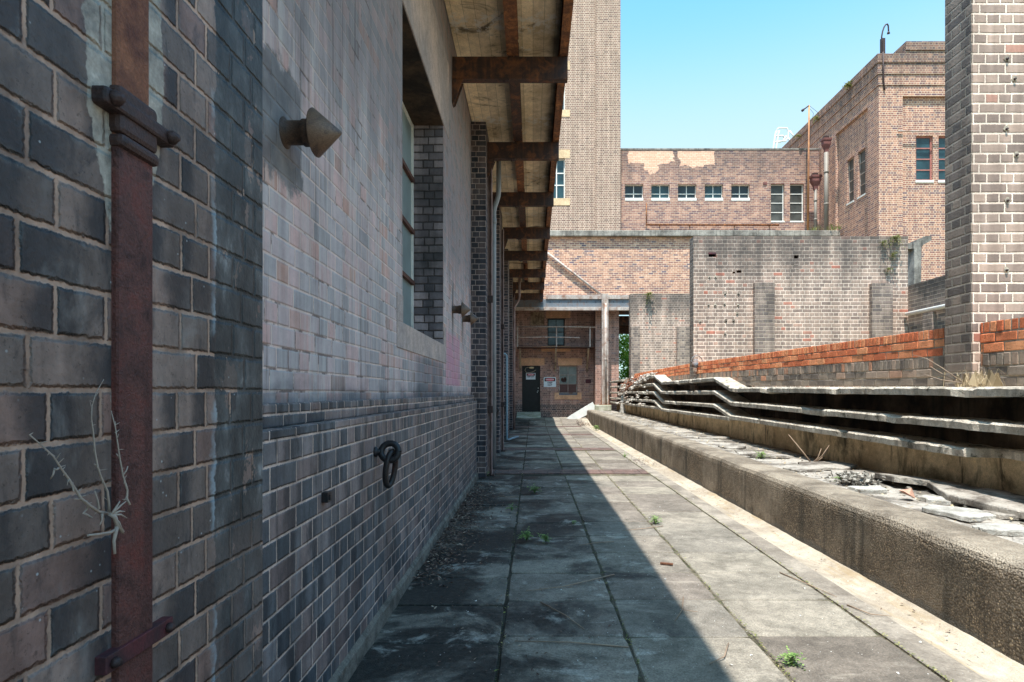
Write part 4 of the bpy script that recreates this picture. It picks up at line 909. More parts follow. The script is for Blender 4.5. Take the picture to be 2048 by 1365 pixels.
# steel frame: beam, post, footing, sloping pipe
YS = 27.72
t = thing('steel_frame', (3.3, YS, 0.75), 'pale painted steel post carrying a blue grey beam across the end of the path', 'steel frame')
xa, xb = -0.9, 4.6
mb = MB(); mb.box(0.6, xb, YS - 0.06, YS + 0.13, 5.73, 5.93); mb.build('top_plate', M_PALESTEEL, t, bevel=0.008)
mb = MB(); mb.box(xa, xb, YS, YS + 0.03, 5.36, 5.73); mb.build('web', M_BLUESTEEL, t)
mb = MB(); mb.box(xa, xb, YS - 0.07, YS + 0.12, 5.205, 5.36); mb.build('bottom_plate', M_PALESTEEL, t, bevel=0.008)
for k in range(9):
    mb = MB(); mb.lathe((0.8 + k * 0.42, YS + 0.0, 5.60), (0, -1, 0), [(0, .022), (.012, .02), (.016, 0.001)], 6); mb.build('bolt', M_IRON, t)
XP0, XP1 = PX(1202.5, YS), PX(1215, YS)
mb = MB(); mb.ibeam(((XP0 + XP1) / 2, YS - 0.2, 0.86), ((XP0 + XP1) / 2, YS - 0.2, 5.95), 0.2, XP1 - XP0, (1, 0, 0), 0.05, 0.016); po = mb.build('post', M_PALESTEEL, t)
mb = MB(); mb.tube([((XP0 + XP1) / 2 + 0.03, YS - 0.27, 0.9), ((XP0 + XP1) / 2 + 0.03, YS - 0.27, 5.5)], 0.055, 10); mb.lathe(((XP0 + XP1) / 2 + 0.03, YS - .27, 2.9), (0, 0, 1), [(0, .068), (.05, .068)], 12); mb.build('drain_tube', M_PALESTEEL, po)
mb = MB(); mb.box(XP0 - .12, XP1 + .12, YS - .36, YS - .04, 0.835, 0.86)
for sx in (XP0 - .02, XP1 + .02):
    mb.loft([[(sx - .02, YS - .3, .86), (sx + .02, YS - .3, .86), (sx + .02, YS - .1, .86), (sx - .02, YS - .1, .86)], [(sx - .01, YS - .22, 1.35), (sx + .01, YS - .22, 1.35), (sx + .01, YS - .18, 1.35), (sx - .01, YS - .18, 1.35)]])
mb.build('base_plate', M_EDGE, t)
mb = MB(); mb.box(PX(1190, YS - .3), PX(1222, YS - .3), YS - .5, YS + .1, 0.56, 0.834); tag(mb.build('concrete_footing', CO_FOOT, bevel=0.03), 'mossy concrete block under the pale steel post', 'footing')
mb = MB(); mb.tube([(PX(1211, 27.8), 27.8, PZ(597, 27.8)), (PX(1150, 27.8), 27.8, PZ(549, 27.8)), (PX(1085, 27.8), 27.8, PZ(499, 27.8))], 0.06, 10)
tag(mb.build('sloping_pipe', M_PALESTEEL), 'pale pipe sloping down the sunlit brick wall from the canopy to the steel post', 'pipe')

# leaning board
mb = MB(); a = Vector((1.55, 27.3, 0.20)); b = Vector((2.78, 27.6, 0.93)); d = (b - a).normalized(); nrm = Vector((-0.25, 1, 0)); nrm = (nrm - d * nrm.dot(d)).normalized(); up = d.cross(nrm); up = up if up.z > 0 else -up
q = lambda o, s, tt: a + d * o + up * s + nrm * tt
Ld = (b - a).length
prof = [(0, 0.0), (0.32, -0.30), (Ld, -0.40), (Ld + 0.0, 0.02), (0.25, 0.03)]
mb.loft([[q(o, s + 0.02, 0) for o, s in prof], [q(o, s + 0.02, 0.03) for o, s in prof]])
tag(mb.build('leaning_board', M_BOARD), 'white sheet of board leaning against the far end of the kerb wall', 'board')

# ================================================================== buildings above and behind
root = thing('brick_building', (9.0, 30, 0), 'brown brick block behind the roof slab with five small windows and new pink brick patch', 'building')
YL = 29.6; ops = []; sm = [(1249.9, 1286.5), (1302.6, 1339.6), (1356, 1393), (1409.5, 1446.2), (1462.6, 1499.6)]; tl = [(1541.7, 1569), (1580, 1608)]
for a, b in sm: ops.append((PX(a, YL), PX(b, YL), PZ(399, YL), PZ(369, YL)))
for a, b in tl: ops.append((PX(a, YL), PX(b, YL), PZ(443.5, YL), PZ(368, YL)))
mb = MB(); mb.wall('y', 4.29, 14.19, 5.8, 13.43, YL, 0.25, ops); mb.box(4.29, 14.19, YL + 0.25, 34, 12.9, 13.1); mb.build('wall', BR_LOW, root)
for k, o in enumerate(ops):
    if k < 5:
        w = window(root, o[0], o[1], o[2] + 0.07, o[3], YL + 0.16, 2, [0.36], M_WINFRAME, G_TEAL if k % 2 else G_DARK, 0.034, 0.028)
        mb = MB(); mb.box(o[0], o[1], YL - 0.015, YL + 0.2, o[2] - 0.07, o[2] + 0.065); mb.build('sill', M_WINFRAME, root)
        if k in (0, 2, 4):
            pass
    else:
        window(root, o[0], o[1], o[2] + 0.04, o[3], YL + 0.14, 1, [0.245, 0.5, 0.745], M_WINFRAME, G_SMOKE, 0.035, 0.04)
        mb = MB(); mb.box(o[0], o[1], YL - 0.015, YL + 0.2, o[2] - 0.04, o[2] + 0.035); mb.build('sill', M_WINFRAME, root)
mb = MB(); mb.box(4.29, 14.19, YL + 0.3, YL + 0.32, 9.5, 12.5); mb.build('backing_panel', M_VOID, root)  # dark sheet painted as the unlit rooms behind these windows
mb = MB(); mb.box(4.29, 14.19, YL - 0.02, YL + 0.3, 13.43, 13.5); mb.build('coping', CO_SLAB, root)
mb = MB(); mb.box(PX(1526, YL), PX(1533.5, YL), YL - 0.03, YL, PZ(370, YL), PZ(365.5, YL)); mb.build('air_brick', M_HOPPER, root)
mb = MB(); yq = YL - 0.12; mb.tube([(PX(1293, yq), yq, PZ(406, yq)), (PX(1293, yq), yq, PZ(449, yq))], 0.025, 8); mb.tube([(PX(1292, yq), yq, PZ(449.5, yq)), (PX(1558, yq), yq, PZ(450.5, yq))], 0.05, 8)
for x in (1320, 1380, 1470, 1540): mb.box(PX(x, yq) - .03, PX(x, yq) + .03, yq, YL, PZ(450, yq) - .03, PZ(450, yq) + .03)
tag(mb.build('steam_pipe', M_EDGE), 'long thin rusty pipe along the wall under the small windows', 'pipe')
mb = MB(); yq = 29.2; mb.tube([(PX(1470, yq), yq, 9.0), (PX(1530, yq), yq, 9.04), (PX(1617, yq), yq, 9.2)], 0.06, 8); tag(mb.build('roof_pipe', M_PALESTEEL), 'short pale pipe lying on the roof slab beside the pole', 'pipe')
# pole with arm
t = thing('antenna_pole', (PX(1617, 29.0), 29.0, 8.93), 'tall thin yellow and rust pole with a short side arm standing on the roof slab', 'pole')
yq = 29.0
mb = MB(); mb.tube([(PX(1615.5, yq), yq, 8.93), (PX(1618.2, yq), yq, PZ(211, yq))], [0.055, 0.035], 8); mb.build('pole', M_POLE, t)
mb = MB(); mb.tube([(PX(1618.2, yq), yq, PZ(211.5, yq)), (PX(1606, yq), yq, PZ(220.5, yq))], 0.03, 8); mb.lathe((PX(1605.5, yq), yq, PZ(221, yq)), (-.6, 0, -.5), [(-.06, .001), (-.05, .06), (.05, .06), (.06, .001)], 10); mb.build('arm', M_IRON, t)
mb = MB(); mb.tube([(PX(1619, yq), yq, PZ(212, yq)), (PX(1634, yq), yq + .3, PZ(213.5, yq)), (PX(1650, yq), yq + .6, PZ(216.0, yq))], 0.008, 5); mb.tube([(PX(1619, yq), yq, PZ(217, yq)), (PX(1627, yq), yq, PZ(227, yq)), (PX(1630, yq), yq + .3, PZ(236, yq))], 0.008, 5); mb.build('wire', M_IRON, t)

# tower
root = thing('brick_tower', (0, 32, 0), 'very tall tan brick tower rising out of frame behind the canopy', 'tower')
YT = 29.3
W = [(PX(1080, YT), PX(1130, YT), PZ(397, YT), PZ(317, YT)), (PX(1080, YT), PX(1130, YT), PZ(220, YT), PZ(140, YT))]
mb = MB(); mb.wall('y', -6, 3.06, 8.0, 27.0, YT, 0.3, W); mb.box(-6, 4.28, YT + 0.6, 36, 8.0, 27.0); mb.build('wall', BR_TOWER, root)
mb = MB(); mb.box(3.062, 4.285, YT - 0.07, YT + 0.62, 8.0, 27.0); mb.build('pilaster', BR_TOWER, root)
for o in W:
    window(root, o[0], o[1], o[2], o[3], YT + 0.14, 3, [0.35, 0.65], M_WINFRAME, G_TEAL, 0.05, 0.05)
    mb = MB(); mb.box(o[0] - .2, PX(1140, YT), YT - 0.012, YT + 0.25, o[3] + .003, o[3] + 0.42); mb.build('lintel', CO_LINTEL_CREAM, root)
    mb = MB(); mb.box(o[0] - .2, PX(1140, YT), YT - 0.02, YT + 0.25, o[2] - 0.35, o[2] - .003); mb.build('sill', CO_LINTEL_CREAM, root)

# right hand building
root = thing('brick_building', (18, 28, 0), 'large warm brown building at right with banded parapet and tall recessed panels', 'building')
XR, YR = 14.25, 24.63; PXR = 15.24
fw = [(PX(1831.8, YR + .12), PX(1865.6, YR + .12), PZ(361, YR + .12), PZ(272, YR + .12)), (PX(1877, YR + .12), PX(1911, YR + .12), PZ(361, YR + .12), PZ(272, YR + .12))]
lw = [(26.77, 27.34, 10.02, 12.0), (25.83, 26.43, 10.02, 12.0)]
mb = MB()
mb.wall('y', XR, 24, 0, 14.07, YR, 0.118, [(PXR, 23, 4.0, 13.62)])
mb.wall('x-', YR + 0.12, 36, 0, 14.07, XR, 0.118, [(25.44, 28.14, 4.0, 13.56)])
mb.build('wall', BR_RIGHT, root)
mb = MB(); mb.wall('y', XR + 0.36, 24, 0, 14.0, YR + 0.12, 0.25, fw); mb.wall('x-', YR + 0.12, 36, 0, 14.0, XR + 0.12, 0.24, lw); mb.build('panel', BR_RIGHT, root)
for z0, z1, p in ((14.072, 14.508, 0.035), (14.51, 14.958, 0.07), (14.96, 15.32, 0.105)):
    mb = MB(); mb.box(XR - p, 24, YR - p, YR + 0.4, z0, z1); mb.box(XR - p, XR + 0.4, YR + 0.4, 36, z0, z1); mb.build('parapet_band', BR_RIGHT, root)
mb = MB(); mb.box(PXR + 0.05, 24, YR - 0.14, 29, 15.45, 15.80); mb.box(PXR + 0.02, 24, YR - 0.10, 29, 15.322, 15.448); mb.build('parapet_step', BR_RIGHT, root)
mb = MB(); mb.box(XR + 0.4, 24, YR + 0.4, 36, 13.9, 14.0); mb.box(XR + 0.5, 24, YR + 0.5, YR + 0.52, 8, 13.8); mb.box(XR + 0.5, XR + 0.52, YR + 0.52, 36, 8, 13.8); mb.build('backing_panel', M_VOID, root)  # black sheets standing in for the dark inside of this building
for o in fw:
    window(root, o[0], o[1], o[2], o[3], YR + 0.2, 1, [0.245, 0.49, 0.735], M_REDFRAME, G_TEAL, 0.045, 0.06)
    mb = MB(); mb.box(o[0] - .03, o[1] + .03, YR + 0.09, YR + 0.35, o[2] - 0.10, o[2] - .003); mb.build('sill', M_WINFRAME, root)
for o in lw:
    window(root, o[0], o[1], o[2], o[3], XR + 0.2, 1, [0.25, 0.5, 0.75], M_PALESTEEL, G_SMOKE, 0.03, 0.035, axis='x')
    mb = MB(); mb.box(XR + 0.09, XR + 0.33, o[0] - .03, o[1] + .03, o[2] - 0.08, o[2] - .003); mb.build('sill', M_WINFRAME, root)
mb = MB()
for x, y in ((1790, 266.5), (1803, 298), (1815, 262)): mb.box(PX(x, YR) - .2, PX(x, YR) + .02, YR - 0.012, YR - .001, PZ(y + 3, YR), PZ(y, YR))
yq = YR - 0.06; mb = MB(); mb.tube([(PX(1796, yq), yq, PZ(262.5, yq)), (PX(1905, yq), yq, PZ(263.5, yq))], 0.028, 8); tag(mb.build('conduit', M_PALESTEEL), 'thin pale conduit running level above the right building\'s front windows', 'pipe')
# curved lamp bracket on the corner
t = thing('swan_neck_lamp', (PX(1765, YR), YR, 15.3), 'rusty post with a curved swan neck lamp arm on the corner of the right parapet', 'lamp')
yq = YR + 0.05
mb = MB(); mb.box(PX(1761.5, yq), PX(1769, yq), yq - .06, yq + .06, 15.2, PZ(78, yq)); mb.box(PX(1762.5, yq), PX(1765, yq), yq - .1, yq - .06, 15.2, PZ(84, yq)); mb.build('post', M_IRON, t)
mb = MB(); pix = [(1763.5, 84), (1763.3, 74), (1765, 64), (1768, 55), (1771.5, 49.5), (1774.5, 48.5), (1776.5, 52), (1777, 60), (1777, 64)]
mb.tube([(PX(a, yq), yq, PZ(b, yq)) for a, b in pix], 0.03, 8); mb.build('arm', M_IRON, t)
mb = MB(); mb.lathe((PX(1777, yq), yq, PZ(63, yq)), (0, 0, -1), [(0, .025), (.05, .05), (.1, .06), (.1, .001)], 10); mb.build('lamp_shade', M_IRON, t)
mb = MB(); mb.tube([(PX(1766, YR - .15), YR - .15, 15.35), (PX(1767, YR - .15), YR - .14, 14.5), (PX(1768, YR - .06), YR - .045, 14.06), (PX(1768.5, YR), YR - 0.03, 13.85)], 0.03, 6); mb.build('cable', M_IRON, t)
# rain hoppers
for (xx, yy, zt, wz, name_lab, pr) in (((PX(1631, 28.9)), 28.9, PZ(352, 28.9), 0.5, 'dull red rain hopper and downpipe, the lower one in the corner by the pole', .07), (PX(1652.5, 28.2), 28.2, PZ(278, 28.2), 0.42, 'dull red rain hopper and downpipe, the higher one beside the right building side wall', .1)):
    t = thing('rain_hopper', (xx, yy, 8.93), name_lab, 'rain hopper')
    w = wz / 2; ring = lambda s, z: [(xx - s, yy - s * .7, z), (xx + s, yy - s * .7, z), (xx + s, yy + s * .7, z), (xx - s, yy + s * .7, z)]
    mb = MB(); mb.loft([ring(w, zt), ring(w, zt - .10), ring(w * .84, zt - .11), ring(w * .84, zt - .28), ring(w * .42, zt - .52), ring(w * .36, zt - .7)]); mb.build('hopper', M_HOPPER, t)
    mb = MB(); mb.tube([(xx, yy, zt - .65), (xx, yy, 8.93)], pr, 12)
    for q in (0.35, 0.75): mb.lathe((xx, yy, 8.93 + (zt - 9.6) * q), (0, 0, 1), [(0, pr), (.002, pr + .015), (.08, pr + .015), (.082, pr)], 12)
    mb.build('downpipe', M_FARPIPE, t)
    mb = MB(); mb.box(xx - .12, xx + .12, yy - .02, yy + .12, zt + .0, zt + .14); mb.build('outlet', M_IRON, t)
# white caged ladder on something far behind
t = thing('caged_ladder', (18.5, 45, 0), 'white tubular caged ladder top showing over the far roofs against the sky', 'ladder')
yq = 45.0; q = lambda x, y: (PX(x, yq), yq, PZ(y, yq))
mb = MB()
for pts in ([(1546, 300), (1551, 268), (1553, 262)], [(1552, 300), (1557, 268), (1558, 262)]): mb.tube([q(*p) for p in pts] if False else [(PX(pts[0][0] - 3, yq), yq, 6.0), q(*pts[0]), q(*pts[1]), q(*pts[2])], 0.06, 6)
mb.build('rail', M_WHITEPAINT, t)
for pts in ([(1552, 262), (1557, 256.5), (1574, 257), (1576, 262), (1577, 275), (1571, 283), (1560, 283)], [(1550, 273), (1566, 272), (1568, 276)], [(1556, 283), (1566, 283), (1572, 272)], [(1579, 262), (1585, 270), (1589, 276)], [(1548, 285), (1562, 284.5)], [(1576, 275), (1581, 285)]):
    mb = MB(); mb.tube([q(*p) for p in pts], 0.055, 6); mb.build('hoop', M_WHITEPAINT, t)

# ================================================================== cross walls of the open bays
ZB = 1.42
def fin(Y, x1, zt, mat, label, ops=(), pil=()):
    t = thing('brick_wall', (6.4, Y, 0), label, 'wall', 'grey brown cross walls on the right')
    mb = MB(); mb.wall('y', 3.857, x1, ZB, zt, Y, 0.335, ops); mb.build('wall', mat, t)
    mb = MB(); mb.box(3.846, 3.856, Y + 0.002, Y + 0.335, ZB, zt - 0.003); mb.build('end_face', BR_FINSIDE, t)
    if ops: mb = MB(); mb.box(3.9, x1, Y + 0.12, Y + 0.2, ZB, zt - 0.2); mb.build('core', M_VOID, t)  # black sheet giving the holes their shaded depth
    for a, b, z in pil:
        mb = MB(); mb.box(a, b, Y - 0.118, Y - 0.001, ZB, z); mb.build('pilaster', BR_PILASTER, t, bevel=0.004)
    return t
fin(5.243, 9.0, 5.15, BR_FIN1, 'tall grey brown brick cross wall at the right edge, rising out of frame')
Y2 = 14.34; px2 = lambda a, b: (PX(a, Y2 - .118), PX(b, Y2 - .118))
hole = lambda x0, x1, y0, y1: (PX(x0, Y2), PX(x1, Y2), PZ(y1, Y2), PZ(y0, Y2))
f2 = fin(Y2, 9.0, 5.147, BR_FIN2, 'broad brick cross wall in the middle distance with black holes and two stained pilasters',
    [hole(1417, 1432, 509, 514), hole(1588, 1597, 511, 517), hole(1465, 1471, 544, 547.5), hole(1473, 1483, 541, 546)], [(*px2(1509.5, 1549.5), 4.02), (*px2(1744, 1786), 4.0)])
mb = MB(); mb.box(PX(1417, Y2), PX(1432, Y2), Y2 - .01, Y2 + .1, PZ(509, Y2), PZ(505.5, Y2)); mb.build('air_brick', M_REDPAINT, f2)
Y3 = 23.6; px3 = lambda a, b: (PX(a, Y3 - .118), PX(b, Y3 - .118))
fin(Y3, 9.0, PZ(588, Y3), BR_FIN3, 'farthest brick cross wall, lower looking and beside the green bush', (), [(*px3(1262, 1280), 4.0), (*px3(1354, 1382), 4.0)])
# fixing scars: pale patches with a dark bolt hole
def scars(par, Y, lst, r):
    mb = MB(); mh = MB()
    for k, (x, y) in enumerate(lst):
        X, Z = PX(x, Y), PZ(y, Y); n = 11
        pts = [(X + r * (0.8 + 0.5 * nz(k * 3.1, q * 1.3)) * math.cos(6.28 * q / n), Z + r * 1.1 * (0.8 + 0.5 * nz(k * 5.1, q * 1.1)) * math.sin(6.28 * q / n)) for q in range(n)]
        mb.loft([[(a, Y - .001, b) for a, b in pts], [(a, Y - 0.006, b) for a, b in pts]])
        mh.lathe((X, Y - .0065, Z - r * .2), (0, -1, 0), [(0, r * .4), (.012, r * .36), (.012, .001)], 7)
    mb.build('mortar_patch', M_MORTAR, par); mh.build('fixing_hole', M_IRON, par)
scars(f2, Y2, [(1417, 611), (1430, 611), (1449, 609), (1476, 611), (1419, 555), (1431, 555), (1450, 588), (1477, 588), (1400, 644), (1452, 642), (1467, 642), (1450, 668), (1474, 628)], 0.045)
f1 = [o for o in scene.objects if o.name == 'brick_wall'][0]
scars(f1, 5.243, [(2028, 158), (2032, 310), (2014, 401), (2012, 540), (2013, 118), (2012, 258)], 0.03)

t = thing('brick_wall', (9.0, 10, 0), 'dark topped brick wall seen end on between the right cross walls, with a pale pipe along it', 'wall')
mb = MB(); mb.wall('x-', 5.58, 14.34, 1.0, 3.96, 9.0, 0.3); mb.build('wall', BR_BACK, t)
mb = MB(); mb.box(8.88, 8.999, 13.3, 13.62, 1.3, 3.2); mb.box(8.88, 8.999, 12.6, 12.8, 1.3, 3.2); mb.build('pilaster', BR_PILASTER, t)
mb = MB(); mb.tube([(8.93, 5.6, 3.27), (8.93, 14.3, 3.27)], 0.045, 8); mb.build('pipe', M_WHITEPAINT, t)
# concrete bracket post beyond
YP = 15.6; q = lambda a, b: (PX(1790 + a / 5.25, YP), PZ(440 + b / 5.25, YP))
poly = [q(200, 760), q(275, 760), q(278, 400), q(281, 292), q(300, 262), q(386, 216), q(384, 170), q(330, 168), q(236, 208), q(232, 232), q(196, 238), q(196, 300), q(203, 320)]
mb = MB(); mb.loft([[(a, YP, b) for a, b in poly], [(a, YP + 0.3, b) for a, b in poly]]); a = q(140, 240); b = q(195, 300); mb.box(a[0], b[0], YP + .05, YP + .25, b[1], a[1])
tag(mb.build('bracket_post', CO_SLAB), 'grey concrete post with a flared bracket arm behind the right cross walls', 'post')

# ================================================================== low brick walls in the bays
def low_wall(y0, y1, X, zf, label, seed):
    rr = random.Random(seed)
    t = thing('low_brick_wall', (X, (y0 + y1) / 2, 1.4), label, 'low wall', 'low orange topped walls in the bays')
    courses = [('s', .088, 0), ('s', .088, 0), ('r', .115, 0), ('s', .088, 1), ('s', .084, 1), ('r', .101, 1)]
    core = MB(); extrude_y(core, lambda y: [(X + .007, zf(y) + .004), (X + .22, zf(y) + .004), (X + .22, zf(y) + .555), (X + .007, zf(y) + .555)], frange(y0, y1, 0.5)); core.build('mortar', M_MORTAR, t)
    z = 0.0; MBs = [MB(), MB()]
    for k, (kind, h, o) in enumerate(courses):
        p = BL if kind == 's' else 0.076
        y = y0 - (rr.random() * p if kind == 's' else 0)
        while y < y1:
            a, b = max(y + .004, y0), min(y + p - .004, y1); y += p
            if b - a < .02: continue
            zz = zf((a + b) / 2) + z; r = rr.random(); j = rr.uniform(-.004, .004)
            if k == 0: r = r * .45
            m = MBs[o]
            x0 = X + j; top = zz + h - .009; c = .007
            rx = lambda g: [(x0 + g, a + c - g * .5, zz + c - g * .5), (x0 + g, b - c + g * .5, zz + c - g * .5), (x0 + g, b - c + g * .5, top - c + g * .5), (x0 + g, a + c - g * .5, top - c + g * .5)]
            rings = [[(X + .215, a, zz), (X + .215, b, zz), (X + .215, b, top), (X + .215, a, top)], [(x0 + .008, a, zz), (x0 + .008, b, zz), (x0 + .008, b, top), (x0 + .008, a, top)], rx(0)]
            m.loft(rings, True, True, r)
        z += h
    MBs[0].build('grey_courses', M_GREYROW, t); MBs[1].build('orange_courses', M_ORANGE, t)
zsl = lambda y: 1.385 + .0122 * y
low_wall(-3.0, 5.24, 3.92, zsl, 'low orange topped brick wall right of the tall cross wall at the right edge', 1)
low_wall(5.70, 14.33, 3.92, zsl, 'long low orange topped brick wall left of the tall cross wall', 2)
low_wall(14.72, 23.3, 3.95, lambda y: 1.572, 'short looking orange topped brick wall farthest along, ending in rubble', 3)

# ================================================================== stepped concrete shelves
t = thing('concrete_shelving', (3.8, 12, 0.5), 'long run of stepped dark concrete shelves below the orange brick walls', 'shelving')
near = [lambda y: 1.40 + .008 * y, lambda y: 1.095 + .0125 * y, lambda y: .885 + .009 * y]
mid = [1.70, 1.436, 1.172, .953]; far = [1.93, 1.68, 1.43, 1.175, .985]
Y1a, Y1b, Y2a, Y2b, YEND = 10.9, 11.92, 16.83, 17.9, 28.2
def shelf_pts(k):
    P = []
    if k < 3: P += [(y, near[k](y)) for y in frange(-3, Y1a, 0.05)]
    if k < 4:
        if k == 3: P += [(11.0, mid[3])]
        P += [(y, mid[k]) for y in frange(Y1b, Y2a, 0.07)]
    if k == 4: P += [(16.9, far[4])]
    P += [(y, far[k] + 0.0 * y) for y in frange(Y2b, YEND, 0.15)]
    return P
for k in range(5):
    pts = shelf_pts(k); mb = MB(); rings = []
    for y, z in pts:
        lip = 3.60 + 0.012 * nz(y * 3, k * 5.0) + 0.010 * nz(y * 13, k * 3.0); sag = 0.004 * nz(y * .9, k * 7.7)
        ch = max(0.0, nz(y * 2.3, k * 9.7) - 0.22) * 0.22 * (1 + nz(y * 19, k))
        lip += ch
        if k == 2 and y < 5.0: lip = 3.86 + 0.03 * nz(y * 6, 1)
        if k < 2 and 19.2 < y < 24.2: lip = 3.83 + 0.05 * nz(y * 4, k)
        back = 4.015 if k else 4.03
        zt = z + sag + 0.006 * nz(y * 9, k) - ch * .25; th = 0.075
        rings.append([(lip + .006, y, zt - th), (lip, y, zt - .014 - .012 * abs(nz(y * 15, k + .5))), (lip + .014 + 0.5 * ch, y, zt), (back, y, zt + .002), (back, y, zt - th)])
    mb.loft(rings, True, True)
    mb.build('shelf', CO_SHELF, t)
def back_top(y):
    return near[0](y) if y < Y1a else (mid[0] if Y1b < y < Y2a else (far[0] if y > Y2b else (near[0](Y1a) + (mid[0] - near[0](Y1a)) * (y - Y1a) / (Y1b - Y1a) if y < Y1b else mid[0] + (far[0] - mid[0]) * (y - Y2a) / (Y2b - Y2a))))
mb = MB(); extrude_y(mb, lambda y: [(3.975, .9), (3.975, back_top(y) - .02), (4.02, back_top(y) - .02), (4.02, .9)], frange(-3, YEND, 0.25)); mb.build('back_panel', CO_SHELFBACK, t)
mb = MB(); extrude_y(mb, lambda y: [(3.95 + .006 * nz(y * 2), .3), (3.955 + .006 * nz(y * 2, 5), (near[2](min(y, Y1a)) if y < 11.5 else .93) - .03), (4.0, (near[2](min(y, Y1a)) if y < 11.5 else .93) - .03), (4.0, .3)], frange(-3, YEND, 0.25)); mb.build('riser', CO_RISER, t)
# short broken post in front of the shelves
mb = MB(); yq = 24.0; X = PX(1245, yq); rr = random.Random(5)
rings = []
for k in range(9):
    z = 0.56 + k * 0.09; w = 0.10 - 0.006 * k
    rings.append([(X - w + rr.uniform(-.02, .02), yq - w, z), (X + w + rr.uniform(-.02, .02), yq - w, z), (X + w, yq + w, z), (X - w, yq + w, z)])
mb.loft(rings); tag(mb.build('broken_post', CO_BROKEN), 'short crumbling white concrete post standing before the shelves beside the rubble', 'post')
# rubble heap
mb = MB(); rr = random.Random(8)
for k in range(230):
    y = 18.6 + rr.random() * 5.6; f = (y - 18.6) / 5.6; z = 2.02 - 0.85 * f * rr.random() ** 0.6 if rr.random() < 0.75 else 0.95 + 0.9 * (1 - f) * rr.random()
    s = rr.uniform(.05, .2); x = 3.9 - 0.55 * (2.02 - z) * 0.6 - rr.random() * .25
    chunk(mb, (x, y, z), (s, s * rr.uniform(.6, 1.4), s * .5), k)
tag(mb.build('rubble_heap', M_RUBBLE), 'heap of broken concrete spilling over the far shelves', 'rubble', kind='stuff')
mb = MB()
for k in range(9):
    y = 20.2 + rr.random() * 3; mb.tube([(3.85, y, 1.95 + rr.uniform(-.1, .1)), (3.62, y + rr.uniform(-.4, .4), 1.85 + rr.uniform(-.15, .1)), (3.3 + rr.uniform(-.1, .1), y + rr.uniform(-.6, .6), 1.6 + rr.uniform(-.2, .2))], 0.014, 5)
tag(mb.build('rusty_rods', M_REBAR), 'tangle of bent rusty rods sticking out of the rubble heap', 'metal rods')
mb = MB(); yq = 24.3; mb.bar((PX(1243, yq), yq, PZ(780, yq)), (PX(1257, yq), yq + .3, PZ(767, yq)), 0.16, 0.10); tag(mb.build('fallen_slab', CO_BROKEN), 'pale concrete piece tilted against the left end of the rubble heap', 'slab piece')
# drain/lamp junk where the orange walls meet the middle cross wall
mb = MB(); yq = 14.2; X, Z = PX(1389, yq), PZ(728, yq); mb.lathe((X, yq, Z - .09), (0.2, 0, 1), [(0, .07), (.12, .08), (.13, .05), (.2, .04)], 12); mb.tube(ringpts((X + .05, yq - .02, Z + .05), (1, 0, 0), (0, 0, 1), .13, .14, 16, -0.6, 3.4), 0.012, 6)
tag(mb.build('wall_fitting', M_BLUESTEEL), 'small grey pipe fitting with a wire loop at the foot of the middle cross wall', 'fitting')

# ================================================================== debris, plants
def slab_piece(c, pts, th, rot, tilt, seed, mat, name, label, cat, group=None):
    rr = random.Random(seed); M = Matrix.Translation(Vector(c)) @ Matrix.Rotation(rot, 4, 'Z') @ Matrix.Rotation(tilt[0], 4, 'X') @ Matrix.Rotation(tilt[1], 4, 'Y')
    out = []
    for (ax, ay), (bx, by) in zip(pts, pts[1:] + pts[:1]):
        for q in range(6):
            f = q / 6.0; j = 0.012 if q else 0.0
            out.append((ax + (bx - ax) * f + rr.uniform(-j, j), ay + (by - ay) * f + rr.uniform(-j, j)))
    mb = MB(); mb.loft([[M @ Vector((a, b, 0)) for a, b in out], [M @ Vector((a, b, th * .85)) for a, b in out], [M @ Vector((a * .985, b * .985, th)) for a, b in out]])
    return tag(mb.build(name, mat), label, cat, group)
L = 'broken flat grey paving piece lying loose on the ledge'
flags = [(3.22, 3.25, 0.9, 1.0), (3.66, 3.5, .5, 1.1), (3.66, 4.75, .46, 1.25), (3.68, 5.75, .42, .75), (3.15, 4.42, .40, .42), (3.36, 4.95, .26, .30), (3.08, 5.45, .30, .24), (3.42, 6.4, .5, .5), (3.12, 6.95, .36, .42), (3.5, 7.2, .55, .7), (3.3, 8.3, .5, .45), (3.05, 3.9, .3, .26), (3.45, 4.35, .25, .3), (3.2, 9.6, .4, .5), (3.4, 11.4, .5, .45)]
for k, (x, y, w, h) in enumerate(flags):
    rr = random.Random(k + 50); n = rr.choice([4, 5, 5, 6]); pts = []
    for q in range(n):
        a = 6.2832 * (q + rr.uniform(-.22, .22)) / n + .6; s = 0.62 * rr.uniform(.82, 1.12); pts.append((math.cos(a) * w * s, math.sin(a) * h * s))
    up = 0.03 if x > 3.6 else 0.0
    slab_piece((x, y, zk(y) - .03 + up), pts, .032 if x < 3.6 else .05, rr.uniform(-.3, .3), (rr.uniform(-.05, .05), rr.uniform(-.06, .06) + (.05 if x > 3.6 else 0)), k + 20, CO_BROKEN if k in (4, 5, 6, 11) else CO_LEDGE, 'paving_fragment', L, 'paving piece', 'broken paving pieces on the ledge')
mb = MB(); chunk(mb, (3.17, 5.03, zk(5) + .03), (.19, .13, .10), 77, n=10); mb.r = [0.98] * len(mb.r); tag(mb.build('brick_fragment', M_RUBBLE), 'single reddish brown broken brick among the pale pieces on the ledge', 'brick')
mb = MB(); rr = random.Random(12)
for k in range(140): chunk(mb, (3.12 + rr.gauss(0, .07), 5.75 + rr.gauss(0, .11), zk(5.7) - .02 + rr.random() * .10), (.06, .06, .05), k + 300, n=8)
tag(mb.build('gravel_heap', M_CHIP), 'little heap of grey gravel on the ledge by the broken paving', 'gravel', kind='stuff')
mb = MB()
